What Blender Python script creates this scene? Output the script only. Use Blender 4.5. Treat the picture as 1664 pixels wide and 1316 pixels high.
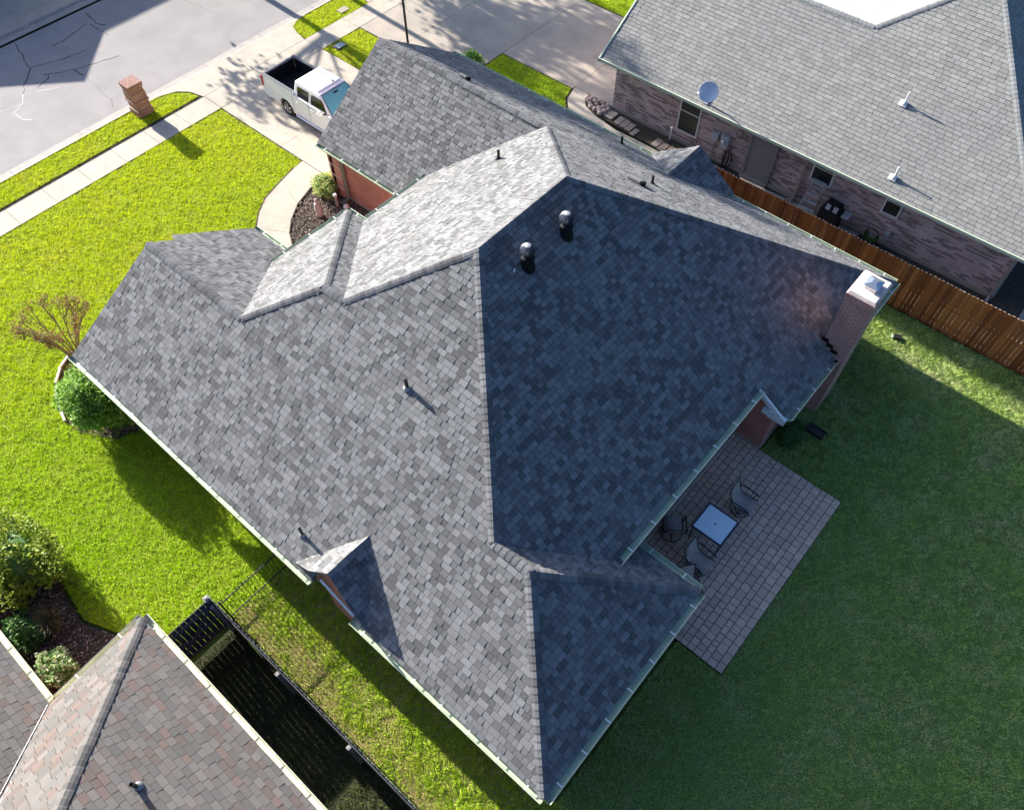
import bpy, bmesh, math, random
import numpy as np
from mathutils import Vector, Matrix
random.seed(7); rng = np.random.default_rng(7)
for o in list(bpy.data.objects): bpy.data.objects.remove(o)
SC = bpy.context.scene; COL = SC.collection
# ------------------------------------------------------------------ camera, sky, sun, exposure
CR = ((0.7571826, 0.6531932, -0.0036344), (0.540711, -0.6298952, -0.5575514), (-0.3664781, 0.4202031, -0.8301344))
cam = bpy.data.cameras.new('camera'); camo = bpy.data.objects.new('camera', cam); COL.objects.link(camo)
cam.sensor_width = 36; cam.sensor_fit = 'HORIZONTAL'; cam.lens = 36*1276.09/1664; cam.clip_end = 2000; cam.clip_start = .1
camo.matrix_world = Matrix(((CR[0][0], -CR[1][0], -CR[2][0], 0), (CR[0][1], -CR[1][1], -CR[2][1], 0), (CR[0][2], -CR[1][2], -CR[2][2], 20), (0, 0, 0, 1)))
SC.camera = camo
SUN = Vector((2.75, -.16, -1.0)).normalized()            # direction the light travels
w = bpy.data.worlds.new('World'); SC.world = w; w.use_nodes = True
nt = w.node_tree; sky = nt.nodes.new('ShaderNodeTexSky'); sky.sky_type = 'NISHITA'; sky.sun_disc = False
sky.sun_elevation = math.radians(20); sky.sun_rotation = math.radians(273.3); sky.air_density = 1.0; sky.dust_density = 6.0; sky.ozone_density = 7.5
bg = nt.nodes['Background']; bg.inputs[1].default_value = .078
nt.links.new(sky.outputs[0], bg.inputs[0])
sl = bpy.data.lights.new('sun', 'SUN'); sl.energy = 5.0; sl.angle = math.radians(.5); sl.color = (1, .94, .85)
so = bpy.data.objects.new('sun', sl); COL.objects.link(so); so.rotation_euler = SUN.to_track_quat('-Z', 'Y').to_euler()
SC.view_settings.view_transform = 'Standard'; SC.view_settings.look = 'None'; SC.view_settings.exposure = 1.7; SC.view_settings.gamma = 1
SC.render.engine = 'CYCLES'
# ------------------------------------------------------------------ materials
def mat(name, base, rough=.8, metal=0, var=None, vscale=8, bump=0, bscale=60, island=None, spec=.3, noise2=None, trans=0, detail=3):
    """base colour; var = second colour mixed by noise; island = list of colours picked per loose piece"""
    m = bpy.data.materials.new(name); m.use_nodes = True; n = m.node_tree.nodes; L = m.node_tree.links
    b = n['Principled BSDF']; b.inputs['Roughness'].default_value = rough; b.inputs['Metallic'].default_value = metal
    b.inputs['Specular IOR Level'].default_value = spec
    tc = n.new('ShaderNodeNewGeometry'); pos = tc.outputs['Position']
    col = None
    if island:
        r = n.new('ShaderNodeValToRGB'); r.color_ramp.interpolation = 'CONSTANT'
        e = r.color_ramp.elements; k = len(island)
        e[0].position = 0; e[0].color = (*island[0], 1); e[1].position = 1/k; e[1].color = (*island[1], 1)
        for i in range(2, k): x = e.new(i/k); x.color = (*island[i], 1)
        L.new(tc.outputs['Random Per Island'], r.inputs[0]); col = r.outputs[0]
    def noise(sc, det=3):
        t = n.new('ShaderNodeTexNoise'); t.inputs['Scale'].default_value = sc; t.inputs['Detail'].default_value = det
        L.new(pos, t.inputs['Vector']); return t.outputs['Fac']
    def mix(a, bb, fac, mode='MIX'):
        x = n.new('ShaderNodeMix'); x.data_type = 'RGBA'; x.blend_type = mode
        if isinstance(fac, float): x.inputs[0].default_value = fac
        else: L.new(fac, x.inputs[0])
        for s, v in ((6, a), (7, bb)):
            if isinstance(v, tuple): x.inputs[s].default_value = (*v, 1)
            else: L.new(v, x.inputs[s])
        return x.outputs[2]
    def ramp(v, lo, hi):
        r = n.new('ShaderNodeMapRange'); r.inputs[1].default_value = lo; r.inputs[2].default_value = hi; L.new(v, r.inputs[0]); return r.outputs[0]
    if col is None: col = base
    if var: col = mix(col, var, ramp(noise(vscale, detail), .35, .65))
    if noise2:                                        # (colour, scale, lo, hi) large patches
        col = mix(col, noise2[0], ramp(noise(noise2[1], 4), noise2[2], noise2[3]))
    if isinstance(col, tuple): b.inputs['Base Color'].default_value = (*col, 1)
    else: L.new(col, b.inputs['Base Color'])
    if bump:
        bp = n.new('ShaderNodeBump'); bp.inputs['Strength'].default_value = bump; bp.inputs['Distance'].default_value = .02
        L.new(noise(bscale, 4), bp.inputs['Height']); L.new(bp.outputs[0], b.inputs['Normal'])
    if trans:
        out = n['Material Output']; tr = n.new('ShaderNodeBsdfTranslucent'); ms = n.new('ShaderNodeMixShader'); ms.inputs[0].default_value = trans
        if isinstance(col, tuple): tr.inputs[0].default_value = (*col, 1)
        else: L.new(col, tr.inputs[0])
        L.new(b.outputs[0], ms.inputs[1]); L.new(tr.outputs[0], ms.inputs[2]); L.new(ms.outputs[0], out.inputs[0])
    return m
def brick_mat(name, c1, c2, mortar, bw=.2, bh=.068, ms=.008, streak=None):
    m = mat(name, c1, .9); n = m.node_tree.nodes; L = m.node_tree.links; b = n['Principled BSDF']
    g = n.new('ShaderNodeNewGeometry'); sp = n.new('ShaderNodeSeparateXYZ'); sn = n.new('ShaderNodeSeparateXYZ')
    L.new(g.outputs['Position'], sp.inputs[0]); L.new(g.outputs['True Normal'], sn.inputs[0])
    def mt(op, a, bb=None):
        x = n.new('ShaderNodeMath'); x.operation = op
        for i, v in enumerate((a, bb)):
            if v is None: continue
            if isinstance(v, (int, float)): x.inputs[i].default_value = v
            else: L.new(v, x.inputs[i])
        return x.outputs[0]
    isx = mt('GREATER_THAN', mt('ABSOLUTE', sn.outputs[0]), .6)
    u = mt('ADD', mt('MULTIPLY', sp.outputs[1], isx), mt('MULTIPLY', sp.outputs[0], mt('SUBTRACT', 1, isx)))
    isz = mt('GREATER_THAN', mt('ABSOLUTE', sn.outputs[2]), .6)
    v = mt('ADD', mt('MULTIPLY', sp.outputs[2], mt('SUBTRACT', 1, isz)), mt('MULTIPLY', sp.outputs[1], isz))
    cb = n.new('ShaderNodeCombineXYZ'); L.new(u, cb.inputs[0]); L.new(v, cb.inputs[1])
    t = n.new('ShaderNodeTexBrick'); t.inputs['Scale'].default_value = 1; t.inputs['Brick Width'].default_value = bw; t.inputs['Row Height'].default_value = bh
    t.inputs['Mortar Size'].default_value = ms; t.inputs['Mortar Smooth'].default_value = .3; t.inputs['Bias'].default_value = 0
    t.inputs['Color1'].default_value = (*c1, 1); t.inputs['Color2'].default_value = (*c2, 1); t.inputs['Mortar'].default_value = (*mortar, 1)
    L.new(cb.outputs[0], t.inputs['Vector']); col = t.outputs['Color']
    nz = n.new('ShaderNodeTexNoise'); nz.inputs['Scale'].default_value = 1.3; nz.inputs['Detail'].default_value = 5; L.new(g.outputs['Position'], nz.inputs['Vector'])
    mr = n.new('ShaderNodeMapRange'); mr.inputs[1].default_value = .35; mr.inputs[2].default_value = .7; mr.inputs[3].default_value = .82; mr.inputs[4].default_value = 1.12; L.new(nz.outputs[0], mr.inputs[0])
    vm = n.new('ShaderNodeVectorMath'); vm.operation = 'SCALE'; L.new(col, vm.inputs[0]); L.new(mr.outputs[0], vm.inputs['Scale']); col = vm.outputs[0]
    if streak:                                        # odd dark bricks, picked by stretched cells
        wn = n.new('ShaderNodeTexWhiteNoise'); wn.noise_dimensions = '2D'; c2_ = n.new('ShaderNodeCombineXYZ')
        row = mt('FLOOR', mt('DIVIDE', v, bh)); L.new(row, c2_.inputs[1])
        L.new(mt('FLOOR', mt('ADD', mt('DIVIDE', u, bw*1.5), mt('MULTIPLY', row, .5))), c2_.inputs[0]); L.new(c2_.outputs[0], wn.inputs['Vector'])
        mx = n.new('ShaderNodeMix'); mx.data_type = 'RGBA'; L.new(mt('MULTIPLY', mt('GREATER_THAN', wn.outputs[0], .66), mt('SUBTRACT', 1, t.outputs['Fac'])), mx.inputs[0])
        L.new(col, mx.inputs[6]); mx.inputs[7].default_value = (*streak, 1); col = mx.outputs[2]
    L.new(col, b.inputs['Base Color'])
    bp = n.new('ShaderNodeBump'); bp.invert = True; bp.inputs['Strength'].default_value = .6; bp.inputs['Distance'].default_value = .008
    L.new(t.outputs['Fac'], bp.inputs['Height']); L.new(bp.outputs[0], b.inputs['Normal'])
    return m
def greys(lo, hi, k, tint=(1, 1, 1), seed=1):
    r = random.Random(seed); return [tuple((lo+(hi-lo)*(i/(k-1)))*t for t in tint) for i in sorted(range(k), key=lambda _: r.random())]
M = {}
M['shingle'] = mat('charcoal_shingle', (.1, .1, .1), .95, island=([(.105, .105, .106), (.112, .112, .112)]+greys(.13, .222, 11, (1, 1, 1.0))), noise2=((.17, .165, .16), .8, .6, 1.1), bump=.35, bscale=260, spec=.2)
M['ridge'] = mat('charcoal_ridge_shingle', (.1, .1, .1), .95, island=greys(.1, .185, 6, (1, 1, 1.02)), bump=.35, bscale=220, spec=.2)
M['shingleB'] = mat('pale_grey_shingle', (.3, .3, .3), .95, island=greys(.245, .31, 7, (1.02, 1, .93)), noise2=((.22, .218, .21), .35, .45, .95), bump=.3, bscale=240, spec=.2)
M['ridgeB'] = mat('pale_ridge_shingle', (.3, .3, .3), .95, island=greys(.23, .28, 5, (.99, 1, .97)), bump=.3, bscale=220, spec=.2)
M['shingleC'] = mat('brown_blend_shingle', (.2, .17, .15), .95, island=[(.145, .128, .116), (.162, .148, .136), (.122, .115, .107), (.165, .124, .109), (.138, .125, .112), (.15, .139, .13), (.175, .158, .146), (.14, .112, .099), (.13, .122, .115), (.156, .138, .127)], bump=.35, bscale=240, spec=.2)
M['ridgeC'] = mat('brown_ridge_shingle', (.2, .17, .15), .95, island=[(.13, .122, .115), (.1, .096, .092), (.15, .138, .13)], bump=.3, bscale=220, spec=.2)
M['brick'] = brick_mat('red_brick', (.55, .2, .14), (.45, .155, .11), (.55, .36, .29))
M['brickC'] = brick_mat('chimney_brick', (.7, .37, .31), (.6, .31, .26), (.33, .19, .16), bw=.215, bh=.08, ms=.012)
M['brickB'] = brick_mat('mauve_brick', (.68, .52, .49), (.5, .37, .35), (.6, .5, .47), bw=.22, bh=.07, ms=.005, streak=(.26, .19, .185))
M['gutter'] = mat('sage_gutter', (.52, .58, .41), .5, var=(.44, .52, .37), vscale=3, spec=.5)
M['gutterC'] = mat('cream_gutter', (.7, .68, .5), .45, var=(.62, .6, .42), vscale=4, spec=.5)
M['white'] = mat('white_paint', (.78, .78, .76), .4, spec=.5)
M['fascia'] = mat('dark_sage_trim', (.2, .24, .2), .7)
M['fasciaB'] = mat('pale_green_trim', (.55, .62, .45), .5)
M['underlay'] = mat('roof_underlay', (.025, .025, .027), .95)
M['deck'] = mat('roof_deck', (.12, .12, .12), .9)
M['conc'] = mat('pale_concrete', (.5, .435, .345), .85, var=(.42, .365, .295), vscale=2.2, noise2=((.33, .29, .24), .7, .5, .95), bump=.12, bscale=90, detail=8)
M['conc2'] = mat('grey_concrete', (.44, .375, .3), .85, var=(.38, .325, .265), vscale=1.5, noise2=((.29, .25, .21), .5, .45, .85), bump=.12, bscale=90, detail=8)
M['road'] = mat('street_concrete', (.29, .265, .258), .88, var=(.255, .235, .232), vscale=1.2, noise2=((.22, .205, .2), .5, .48, .85), bump=.2, bscale=120, detail=9)
M['gutterpan'] = mat('curb_concrete', (.36, .325, .29), .85, var=(.3, .275, .25), vscale=3, bump=.15, bscale=80, detail=7)
M['crack'] = mat('crack_sealant', (.035, .035, .04), .7)
M['crackl'] = mat('pale_crack_filler', (.44, .42, .4), .8)
M['soil'] = mat('dark_soil', (.055, .042, .032), .95, var=(.09, .07, .05), vscale=9, bump=.6, bscale=40)
M['mulch'] = mat('wood_mulch', (.1, .07, .055), .95, island=[(.27, .19, .15), (.14, .1, .08), (.4, .32, .27), (.08, .06, .05), (.2, .15, .12), (.5, .43, .38)])
M['joint'] = mat('joint_dirt', (.055, .045, .038), .95)
M['edge'] = mat('brown_edging', (.08, .05, .035), .8)
M['lawnbase'] = mat('lawn_thatch', (.26, .31, .02), .95, var=(.17, .22, .016), vscale=14, bump=.5, bscale=30)
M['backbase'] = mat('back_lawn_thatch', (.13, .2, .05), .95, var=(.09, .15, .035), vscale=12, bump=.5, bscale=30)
M['paver'] = mat('grey_paver', (.2, .18, .17), .9, island=[(.8, .54, .37), (.68, .47, .33), (.86, .62, .44), (.56, .39, .29), (.76, .5, .36), (.7, .51, .38)], var=(.6, .43, .32), vscale=30, bump=.3, bscale=90)
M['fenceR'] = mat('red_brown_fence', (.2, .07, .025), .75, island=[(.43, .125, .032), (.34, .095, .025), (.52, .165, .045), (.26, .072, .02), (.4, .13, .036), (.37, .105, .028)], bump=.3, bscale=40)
M['fenceTop'] = mat('pale_picket_end', (.5, .42, .33), .85)  # picket tips paler than the boards below
M['fenceL'] = mat('weathered_dark_fence', (.07, .065, .07), .85, island=[(.075, .07, .075), (.05, .047, .052), (.1, .095, .1), (.06, .055, .06)], bump=.3, bscale=40)
M['post'] = mat('grey_post_wood', (.33, .31, .29), .9, var=(.2, .19, .18), vscale=20)
M['black'] = mat('black_metal', (.012, .012, .013), .45, spec=.5)
M['blackm'] = mat('matte_black', (.008, .008, .009), .8)
M['paint'] = mat('white_car_paint', (.8, .81, .83), .22, spec=.6)
M['glass'] = mat('dark_glass', (.01, .013, .012), .06, spec=.8)
M['wind'] = mat('windshield_glass', (.12, .36, .44), .08, spec=1.0)  # teal base colour stands in for sky reflected in the windshield
M['tyre'] = mat('tyre_rubber', (.018, .018, .018), .85)
M['rim'] = mat('chrome_rim', (.6, .6, .62), .25, metal=.9)
M['chrome'] = mat('brushed_steel', (.62, .63, .65), .32, metal=.9)
M['redl'] = mat('red_lens', (.4, .01, .01), .3)
M['tabletop'] = mat('frosted_table_glass', (.86, .95, .97), .08, var=(.8, .92, .95), vscale=3, spec=1.0)  # pale base colour also carries the sky's reflection
M['frame'] = mat('navy_table_frame', (.035, .05, .09), .5)
M['sling'] = mat('taupe_sling_fabric', (.46, .36, .3), .9, var=(.38, .31, .27), vscale=30)
M['lead'] = mat('dull_lead', (.35, .35, .36), .5, metal=.5)
M['plastic'] = mat('grey_meter_box', (.45, .47, .48), .5)
M['door'] = mat('grey_door_paint', (.3, .28, .27), .6, var=(.27, .25, .25), vscale=2)
M['screen'] = mat('window_screen', (.012, .02, .02), .35, spec=.5)
M['stone'] = mat('river_stone', (.3, .29, .28), .8, island=[(.6, .56, .52), (.4, .38, .38), (.72, .68, .62), (.48, .36, .3), (.52, .49, .49), (.34, .32, .32)], bump=.2, bscale=30)
M['flag'] = mat('buff_flagstone', (.4, .31, .24), .9, island=[(.42, .33, .26), (.36, .28, .22), (.44, .37, .3)], bump=.2, bscale=30)
M['bark'] = mat('bark', (.16, .11, .08), .9, var=(.1, .07, .05), vscale=15)
def leaf(name, cols, tr=.35): return mat(name, cols[0], .6, island=cols, trans=tr, spec=.3)
M['lf_shrub'] = leaf('bright_shrub_leaf', [(.24, .44, .04), (.15, .3, .025), (.36, .55, .09), (.1, .22, .02), (.27, .46, .06), (.42, .6, .16)])
M['lf_yel'] = leaf('yellow_green_leaf', [(.3, .38, .03), (.18, .27, .02), (.4, .44, .05), (.12, .18, .015), (.22, .3, .03)])
M['lf_pale'] = leaf('pale_green_leaf', [(.5, .6, .2), (.36, .5, .12), (.6, .62, .34), (.24, .4, .08), (.55, .5, .16)])
M['lf_var'] = leaf('variegated_leaf', [(.62, .64, .42), (.2, .34, .1), (.34, .46, .16), (.5, .56, .3), (.12, .22, .06)])
M['lf_dark'] = leaf('deep_green_leaf', [(.05, .14, .03), (.03, .09, .02), (.08, .19, .04), (.1, .22, .06)])
M['lf_oak'] = leaf('oak_leaf', [(.05, .1, .02), (.04, .08, .015), (.07, .13, .03)], .25)
M['bud'] = leaf('rust_red_bud', [(.34, .1, .05), (.24, .09, .05), (.4, .2, .09), (.22, .2, .06), (.2, .26, .05), (.14, .16, .04)])
M['reed'] = leaf('dry_reed_blade', [(.22, .16, .09), (.12, .13, .04), (.3, .24, .16), (.09, .11, .03), (.16, .09, .05)])
def grass_mat(name, cols, patch, patch_scale, lo, hi, far=None):
    m = mat(name, cols[0], .7, island=cols, noise2=(patch, patch_scale, lo, hi), trans=.3, spec=.1)
    if far:                                               # greener turf towards x1, drier towards x0
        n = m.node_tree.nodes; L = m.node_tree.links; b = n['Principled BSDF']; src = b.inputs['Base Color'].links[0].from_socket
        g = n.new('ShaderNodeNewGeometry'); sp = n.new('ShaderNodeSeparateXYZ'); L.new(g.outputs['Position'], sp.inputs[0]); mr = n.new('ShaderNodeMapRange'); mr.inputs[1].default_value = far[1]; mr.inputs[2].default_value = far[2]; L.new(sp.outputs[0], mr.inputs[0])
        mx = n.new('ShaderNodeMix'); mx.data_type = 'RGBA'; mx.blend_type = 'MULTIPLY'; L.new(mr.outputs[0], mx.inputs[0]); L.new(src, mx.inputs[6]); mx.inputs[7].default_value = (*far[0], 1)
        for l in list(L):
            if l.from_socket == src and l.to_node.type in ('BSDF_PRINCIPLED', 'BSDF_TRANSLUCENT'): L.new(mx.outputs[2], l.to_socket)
    return m
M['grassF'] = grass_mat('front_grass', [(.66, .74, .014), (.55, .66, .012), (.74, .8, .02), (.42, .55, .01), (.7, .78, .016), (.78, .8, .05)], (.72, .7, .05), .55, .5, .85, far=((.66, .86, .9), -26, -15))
M['grassS'] = grass_mat('side_grass', [(.33, .5, .02), (.4, .56, .03), (.23, .38, .015), (.44, .54, .05), (.28, .44, .02)], (.46, .5, .06), .9, .5, .8)
M['grassD'] = grass_mat('dry_grass', [(.55, .44, .2), (.42, .34, .15), (.62, .52, .28), (.34, .32, .1), (.48, .4, .2)], (.4, .4, .1), 1.2, .5, .8)
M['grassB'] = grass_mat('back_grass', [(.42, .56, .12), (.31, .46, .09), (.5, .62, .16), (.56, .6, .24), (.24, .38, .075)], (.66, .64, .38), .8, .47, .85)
# ------------------------------------------------------------------ mesh helpers
class MB:
    def __init__(s): s.v = []; s.f = []
    def poly(s, pts):
        i = len(s.v); s.v += [tuple(p) for p in pts]; s.f.append(tuple(range(i, i+len(pts)))); return s
    def prism(s, pts, z0, z1, cap=True):                 # pts: xy outline, extruded z0..z1
        a = sum(pts[i][0]*pts[(i+1) % len(pts)][1]-pts[(i+1) % len(pts)][0]*pts[i][1] for i in range(len(pts)))
        if a < 0: pts = pts[::-1]
        n = len(pts); i = len(s.v)
        s.v += [(p[0], p[1], z0) for p in pts]+[(p[0], p[1], z1) for p in pts]
        s.f += [(i+k, i+(k+1) % n, i+n+(k+1) % n, i+n+k) for k in range(n)]
        if cap: s.f += [tuple(i+n+k for k in range(n)), tuple(i+k for k in range(n))[::-1]]
        return s
    def loft(s, bot, top):                               # two matching 3D rings (ccw from above)
        n = len(bot); i = len(s.v); s.v += [tuple(p) for p in bot]+[tuple(p) for p in top]
        s.f += [(i+k, i+(k+1) % n, i+n+(k+1) % n, i+n+k) for k in range(n)]+[tuple(i+n+k for k in range(n)), tuple(i+k for k in range(n))[::-1]]
        return s
    def box(s, c, d, rz=0, ry=0, rx=0):
        m = Matrix.Translation(c) @ Matrix.Rotation(rz, 4, 'Z') @ Matrix.Rotation(ry, 4, 'Y') @ Matrix.Rotation(rx, 4, 'X')
        i = len(s.v); x, y, z = d[0]/2, d[1]/2, d[2]/2
        s.v += [tuple(m @ Vector(p)) for p in ((-x, -y, -z), (x, -y, -z), (x, y, -z), (-x, y, -z), (-x, -y, z), (x, -y, z), (x, y, z), (-x, y, z))]
        s.f += [tuple(i+k for k in q) for q in ((3, 2, 1, 0), (4, 5, 6, 7), (0, 1, 5, 4), (1, 2, 6, 5), (2, 3, 7, 6), (3, 0, 4, 7))]
        return s
    def tube(s, pts, r, n=8, cap=True):
        pts = [Vector(p) for p in pts]; rs = r if isinstance(r, (list, tuple)) else [r]*len(pts); i0 = len(s.v); up = None
        for k, p in enumerate(pts):
            d = (pts[min(k+1, len(pts)-1)]-pts[max(k-1, 0)]).normalized()
            if up is None: up = d.orthogonal().normalized()
            up = (up-d*up.dot(d)).normalized(); q = d.cross(up)
            s.v += [tuple(p+(up*math.cos(2*math.pi*j/n)+q*math.sin(2*math.pi*j/n))*rs[k]) for j in range(n)]
        for k in range(len(pts)-1):
            for j in range(n):
                a = i0+k*n+j; b = i0+k*n+(j+1) % n; s.f.append((a, b, b+n, a+n))
        if cap: s.f += [tuple(i0+j for j in range(n))[::-1], tuple(i0+(len(pts)-1)*n+j for j in range(n))]
        return s
    def lathe(s, c, prof, n=20, axis=(0, 0, 1)):         # prof: (radius, height along axis)
        ax = Vector(axis).normalized(); u = ax.orthogonal().normalized(); v = ax.cross(u); c = Vector(c); i0 = len(s.v)
        for r, h in prof: s.v += [tuple(c+ax*h+(u*math.cos(2*math.pi*j/n)+v*math.sin(2*math.pi*j/n))*max(r, 1e-4)) for j in range(n)]
        for k in range(len(prof)-1):
            for j in range(n):
                a = i0+k*n+j; b = i0+k*n+(j+1) % n; s.f.append((a, b, b+n, a+n))
        s.f += [tuple(i0+j for j in range(n))[::-1], tuple(i0+(len(prof)-1)*n+j for j in range(n))]
        return s
    def ell(s, c, r, n=10, m=7, jit=0):
        i0 = len(s.v)
        for k in range(m+1):
            t = math.pi*k/m
            for j in range(n):
                a = 2*math.pi*j/n; q = 1+random.uniform(-jit, jit)
                s.v.append((c[0]+r[0]*q*math.sin(t)*math.cos(a), c[1]+r[1]*q*math.sin(t)*math.sin(a), c[2]-r[2]*q*math.cos(t)))
        for k in range(m):
            for j in range(n):
                a = i0+k*n+j; b = i0+k*n+(j+1) % n; s.f.append((a, b, b+n, a+n))
        return s
BASE = {}
def link(o, parent=None):
    COL.objects.link(o)
    if parent: o.parent = parent
def props(o, label=None, cat=None, group=None, kind=None):
    if label: o['label'] = label
    if cat: o['category'] = cat
    if group: o['group'] = group
    if kind: o['kind'] = kind
    return o
def thing(name, label, cat, loc=(0, 0, 0), group=None, rz=0):
    o = bpy.data.objects.new(name, None); link(o); o.location = loc; o.rotation_euler = (0, 0, rz); o.empty_display_size = .2
    BASE[o.name] = Vector(loc); return props(o, label, cat, group)
def mesh(name, mb, m, parent=None, smooth=False, bevel=0, label=None, cat=None, group=None, kind=None, base=None, segs=2):
    """mb in world coordinates; parented meshes are stored relative to their thing's base"""
    if parent is not None: off = BASE[parent.name]
    else: off = Vector(base) if base else Vector((0, 0, 0))
    me = bpy.data.meshes.new(name); me.from_pydata([(x-off.x, y-off.y, z-off.z) for x, y, z in mb.v], [], mb.f); me.update()
    me.materials.append(m)
    if smooth: me.polygons.foreach_set('use_smooth', [True]*len(me.polygons))
    o = bpy.data.objects.new(name, me); link(o, parent)
    BASE[o.name] = off
    if parent is None: o.location = off
    if bevel:
        b = o.modifiers.new('bevel', 'BEVEL'); b.width = bevel; b.segments = segs; b.limit_method = 'ANGLE'; b.angle_limit = math.radians(35)
    return props(o, label, cat, group, kind)
def copy_tree(o, parent=None):
    c = o.copy(); COL.objects.link(c)
    if parent: c.parent = parent
    BASE[c.name] = BASE.get(o.name, Vector())
    for ch in o.children: copy_tree(ch, c)
    return c
# ------------------------------------------------------------------ roofs
def clip(poly, u0, u1, v0, v1):
    for ax, lim, sg in ((0, u0, 1), (0, u1, -1), (1, v0, 1), (1, v1, -1)):
        out = []
        for i in range(len(poly)):
            a = poly[i-1]; b = poly[i]; da = (a[ax]-lim)*sg; db = (b[ax]-lim)*sg
            if (da >= 0) != (db >= 0):
                t = da/(da-db); out.append((a[0]+(b[0]-a[0])*t, a[1]+(b[1]-a[1])*t))
            if db >= 0: out.append(b)
        poly = out
        if len(poly) < 3: return []
    cl = [poly[0]]
    for p in poly[1:]:
        if abs(p[0]-cl[-1][0])+abs(p[1]-cl[-1][1]) > .004: cl.append(p)
    if len(cl) > 2 and abs(cl[0][0]-cl[-1][0])+abs(cl[0][1]-cl[-1][1]) < .004: cl.pop()
    return cl if len(cl) > 2 else []
def face_frame(P):
    P = [Vector(p) for p in P]; n = Vector((0, 0, 0))
    for i in range(len(P)): n += P[i-1].cross(P[i])
    n.normalize()
    if n.z < 0: n = -n
    c0 = sum(P, Vector())/len(P); P = [p-n*(p-c0).dot(n) for p in P]      # settle onto the mean plane
    v = Vector((0, 0, 1))-n*n.z; v.normalize(); u = v.cross(n); return P, n, u, v
def shingle_face(mb, P, expo=.146, widths=(.12, .15, .18, .2, .23, .28), t1=.007, t2=.017, stag=False, p2=.45, gap=.0095, sw=.26):
    P, n, u, v = face_frame(P); o = P[0]; q = [((p-o).dot(u), (p-o).dot(v)) for p in P]
    vmin = min(a[1] for a in q); vmax = max(a[1] for a in q); umin = min(a[0] for a in q); umax = max(a[0] for a in q)
    off = sum((p-o).dot(n) for p in P)/len(P); r = 0; vv = vmin-.02
    while vv < vmax:
        band = clip(q, umin-1, umax+1, vv, vv+expo)
        if band:
            b0 = min(a[0] for a in band); b1 = max(a[0] for a in band)
            uu = b0-random.random()*.3 if not stag else b0-(sw*.5*(r % 2)+random.uniform(0, .04)) - .2
            while uu < b1:
                wd = random.choice(widths) if not stag else sw+random.uniform(-.06, .06)
                c = clip(band, uu+gap, uu+wd, vv+gap*.9, vv+expo+.001)
                if c:
                    tt = t2 if random.random() < p2 else t1
                    tt += random.uniform(-.002, .002)
                    top = [o+u*a[0]+v*a[1]+n*(off+tt*(1-(a[1]-vv)/expo*.8)+.003) for a in c]
                    i = len(mb.v); k = len(c)
                    mb.v += [tuple(p) for p in top]+[tuple(p-n*.03) for p in top]
                    mb.f.append(tuple(range(i, i+k)))
                    mb.f += [(i+(j+1) % k, i+j, i+k+j, i+k+(j+1) % k) for j in range(k)]
                uu += wd
        vv += expo; r += 1
def deck_face(mb, P, th=.1):
    P, n, u, v = face_frame(P)
    a = [tuple(p-n*.004) for p in P]; b = [tuple((p.x, p.y, p.z-th)) for p in P]
    # orientation ccw from above
    ar = sum(P[i-1].x*P[i].y-P[i].x*P[i-1].y for i in range(len(P)))
    if ar < 0: a = a[::-1]; b = b[::-1]
    mb.loft(b, a)
def ridge_caps(mb, p, q, A, B, w=.135, step=.155, lift=.018):
    """A, B: the two faces that meet on p->q; caps lapped from p towards q"""
    p = Vector(p); q = Vector(q); e = (q-p).normalized(); Ln = (q-p).length; dirs = []
    for F in (A, B):
        P, n, u, v = face_frame(F); c = sum(P, Vector())/len(P); d = n.cross(e).normalized()
        if d.dot(c-p) < 0: d = -d
        dirs.append((d, n))
    up = (dirs[0][1]+dirs[1][1]).normalized(); k = int(Ln/step)
    for i in range(k+1):
        s0 = i*step; s1 = min(s0+step+.03, Ln+.02)
        if s1-s0 < .05: continue
        i0 = len(mb.v); ws = w*random.uniform(.95, 1.04)
        for s, lf in ((s0, lift), (s0+.03, lift+.006), (s1, .012)):
            for (d, n), a in ((dirs[0], 1.), (dirs[0], .45), (dirs[0], 0), (dirs[1], .45), (dirs[1], 1.)):
                pt = p+e*s+d*ws*a+(n*(lf*.7+.012) if a else up*(lf+.018)); 
                if a == .45: pt += n*.012
                mb.v.append(tuple(pt))
        i1 = len(mb.v)
        for s in (s0,):
            for (d, n), a in ((dirs[0], 1.), (dirs[0], .45), (dirs[0], 0), (dirs[1], .45), (dirs[1], 1.)): mb.v.append(tuple(p+e*s+d*ws*a-(n*.01)))
        for j in range(4):
            mb.f += [(i0+j, i0+j+1, i0+5+j+1, i0+5+j), (i0+5+j, i0+5+j+1, i0+10+j+1, i0+10+j), (i1+j, i1+j+1, i0+j+1, i0+j)]
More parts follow.
